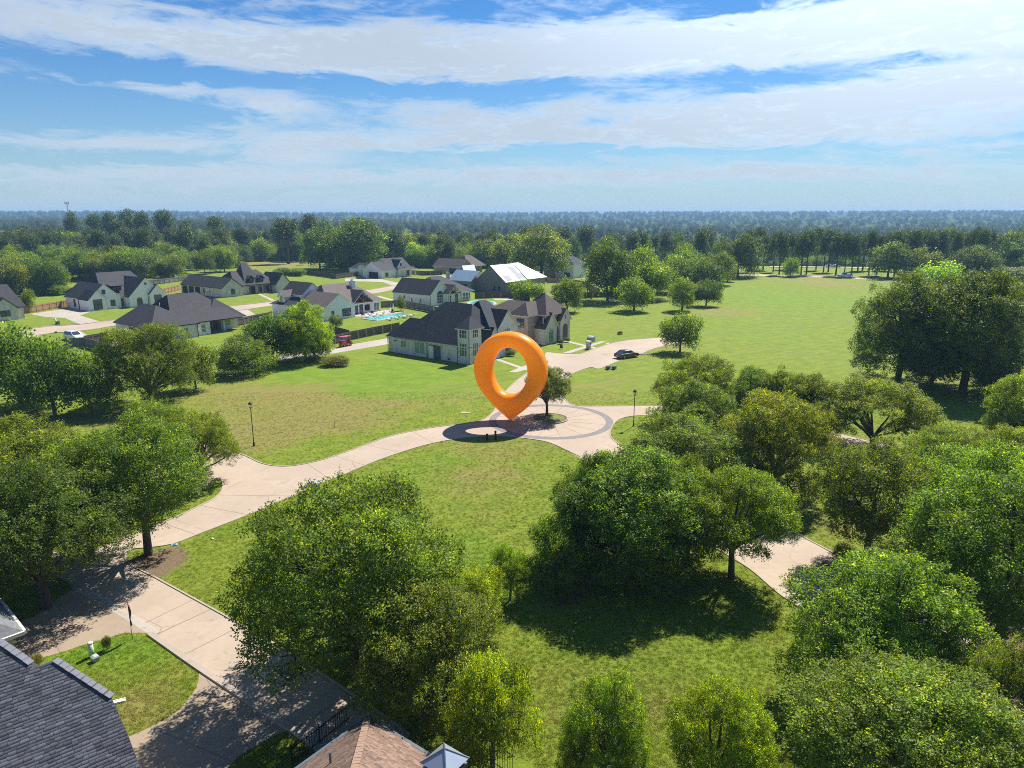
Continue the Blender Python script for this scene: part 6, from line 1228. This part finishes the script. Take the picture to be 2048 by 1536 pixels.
# ------------------------------------------------------------------ grass tufts on the near lawns (one mass)
def in_poly(x, y, poly):
    r = np.zeros(len(x), bool); n = len(poly)
    for k in range(n):
        (x0, y0), (x1, y1) = poly[k], poly[(k + 1) % n]
        c = ((y0 > y) != (y1 > y)); r ^= c & (x < (x1 - x0) * (y - y0) / ((y1 - y0) if abs(y1 - y0) > 1e-9 else 1e-9) + x0)
    return r
rg = np.random.default_rng(12); NT_ = 150000
gy = 24 * (100 / 24) ** rg.random(NT_); gx = gy * rg.uniform(-.84, .84, NT_) 
ok = ~in_poly(gx, gy, road_poly) & ~in_poly(gx, gy, rb_poly)
for o_ in (d1, d2):
    vv = o_.data.vertices; ok &= ~in_poly(gx, gy, [(v.co.x, v.co.y) for v in vv])
ok &= ~in_poly(gx, gy, [(p.x, p.y) for p in polyN]) & ~((gy < 28.5) & (gx > -10) & (gx < 1)) & (np.hypot(gx - RDC[0], gy - RDC[1]) > 7.8)
gc = ground_cols(gx, gy); ok &= rg.random(NT_) > gc[:, 1] * .9
gx, gy, gc = gx[ok], gy[ok], gc[ok]
nz = vnoise(gx, gy, 2.5, 21) * .5 + vnoise(gx, gy, .9, 22) * .5; dryv = np.clip(gc[:, 0] * .8 + (nz - .5) * 1.2, 0, 1)[:, None]; lush = np.clip(gc[:, 2], 0, 1)[:, None]
colg = (np.array([[.205, .252, .022]]) * (1 - lush) + np.array([[.160, .268, .016]]) * lush) * (1 - dryv) + np.array([[.28, .24, .082]]) * dryv
colg = colg * rg.normal(1, .22, (len(gx), 1)).clip(.5, 1.6)
tb = []; tf = []
for k in range(16):
    a = rg.uniform(0, 6.28); r0 = rg.uniform(0, .11); x0, y0 = r0 * math.cos(a), r0 * math.sin(a); b_ = rg.uniform(0, 6.28); hgt = rg.uniform(.02, .05); ln = rg.uniform(.015, .06); w = .011
    n = len(tb); tb += [(x0 - w * math.sin(b_), y0 + w * math.cos(b_), 0), (x0 + w * math.sin(b_), y0 - w * math.cos(b_), 0), (x0 + ln * math.cos(b_), y0 + ln * math.sin(b_), hgt)]; tf.append((n, n + 1, n + 2))
tuft_me = bpy.data.meshes.new('grass_tuft'); tuft_me.from_pydata(tb, [], tf)
tt_ = NT('grass_blades'); an = tt_.n.new('ShaderNodeAttribute'); an.attribute_type = 'INSTANCER'; an.attribute_name = 'tuft_color'
tt_.set(tt_.b, 'Base Color', an.outputs['Color']); tt_.set(tt_.b, 'Roughness', .7); tt_.set(tt_.b, 'Specular IOR Level', .15)
tr_ = tt_.n.new('ShaderNodeBsdfTranslucent'); tt_.l.new(tt_.mix(1.0, an.outputs['Color'], (1.6, 1.5, .7), 'MULTIPLY'), tr_.inputs[0]); mx_ = tt_.n.new('ShaderNodeMixShader'); mx_.inputs[0].default_value = .35; tt_.l.new(tt_.b.outputs[0], mx_.inputs[1]); tt_.l.new(tr_.outputs[0], mx_.inputs[2]); tt_.l.new(mx_.outputs[0], tt_.out.inputs[0])
tuft_me.materials.append(tt_.mat)
tuft = bpy.data.objects.new('grass_tuft', tuft_me)          # only lends its mesh to the mass below
go_ = scatter('grass', [tuft], np.stack([gx, gy, np.full(len(gx), .0)], 1), rg.uniform(.8, 1.6, len(gx)), None, 30); go_['kind'] = 'stuff'
if 'category' in go_: del go_['category']
at = go_.data.attributes.new('tuft_color', 'FLOAT_COLOR', 'POINT'); c4 = np.ones((len(gx), 4), np.float32); c4[:, :3] = colg; at.data.foreach_set('color', c4.ravel())

# ------------------------------------------------------------------ haze
hz = MB().box(-7300, 7300, -620, 7300, -22.5, 54).build('haze', None); tag(hz, kind='stuff')
t = NT('haze_air'); t.n.remove(t.b); pv = t.n.new('ShaderNodeVolumePrincipled'); pv.inputs['Color'].default_value = (.31, .54, .86, 1); pv.inputs['Density'].default_value = 1.9e-4; pv.inputs['Anisotropy'].default_value = .1
t.l.new(pv.outputs[0], t.out.inputs['Volume']); hz.data.materials.append(t.mat)
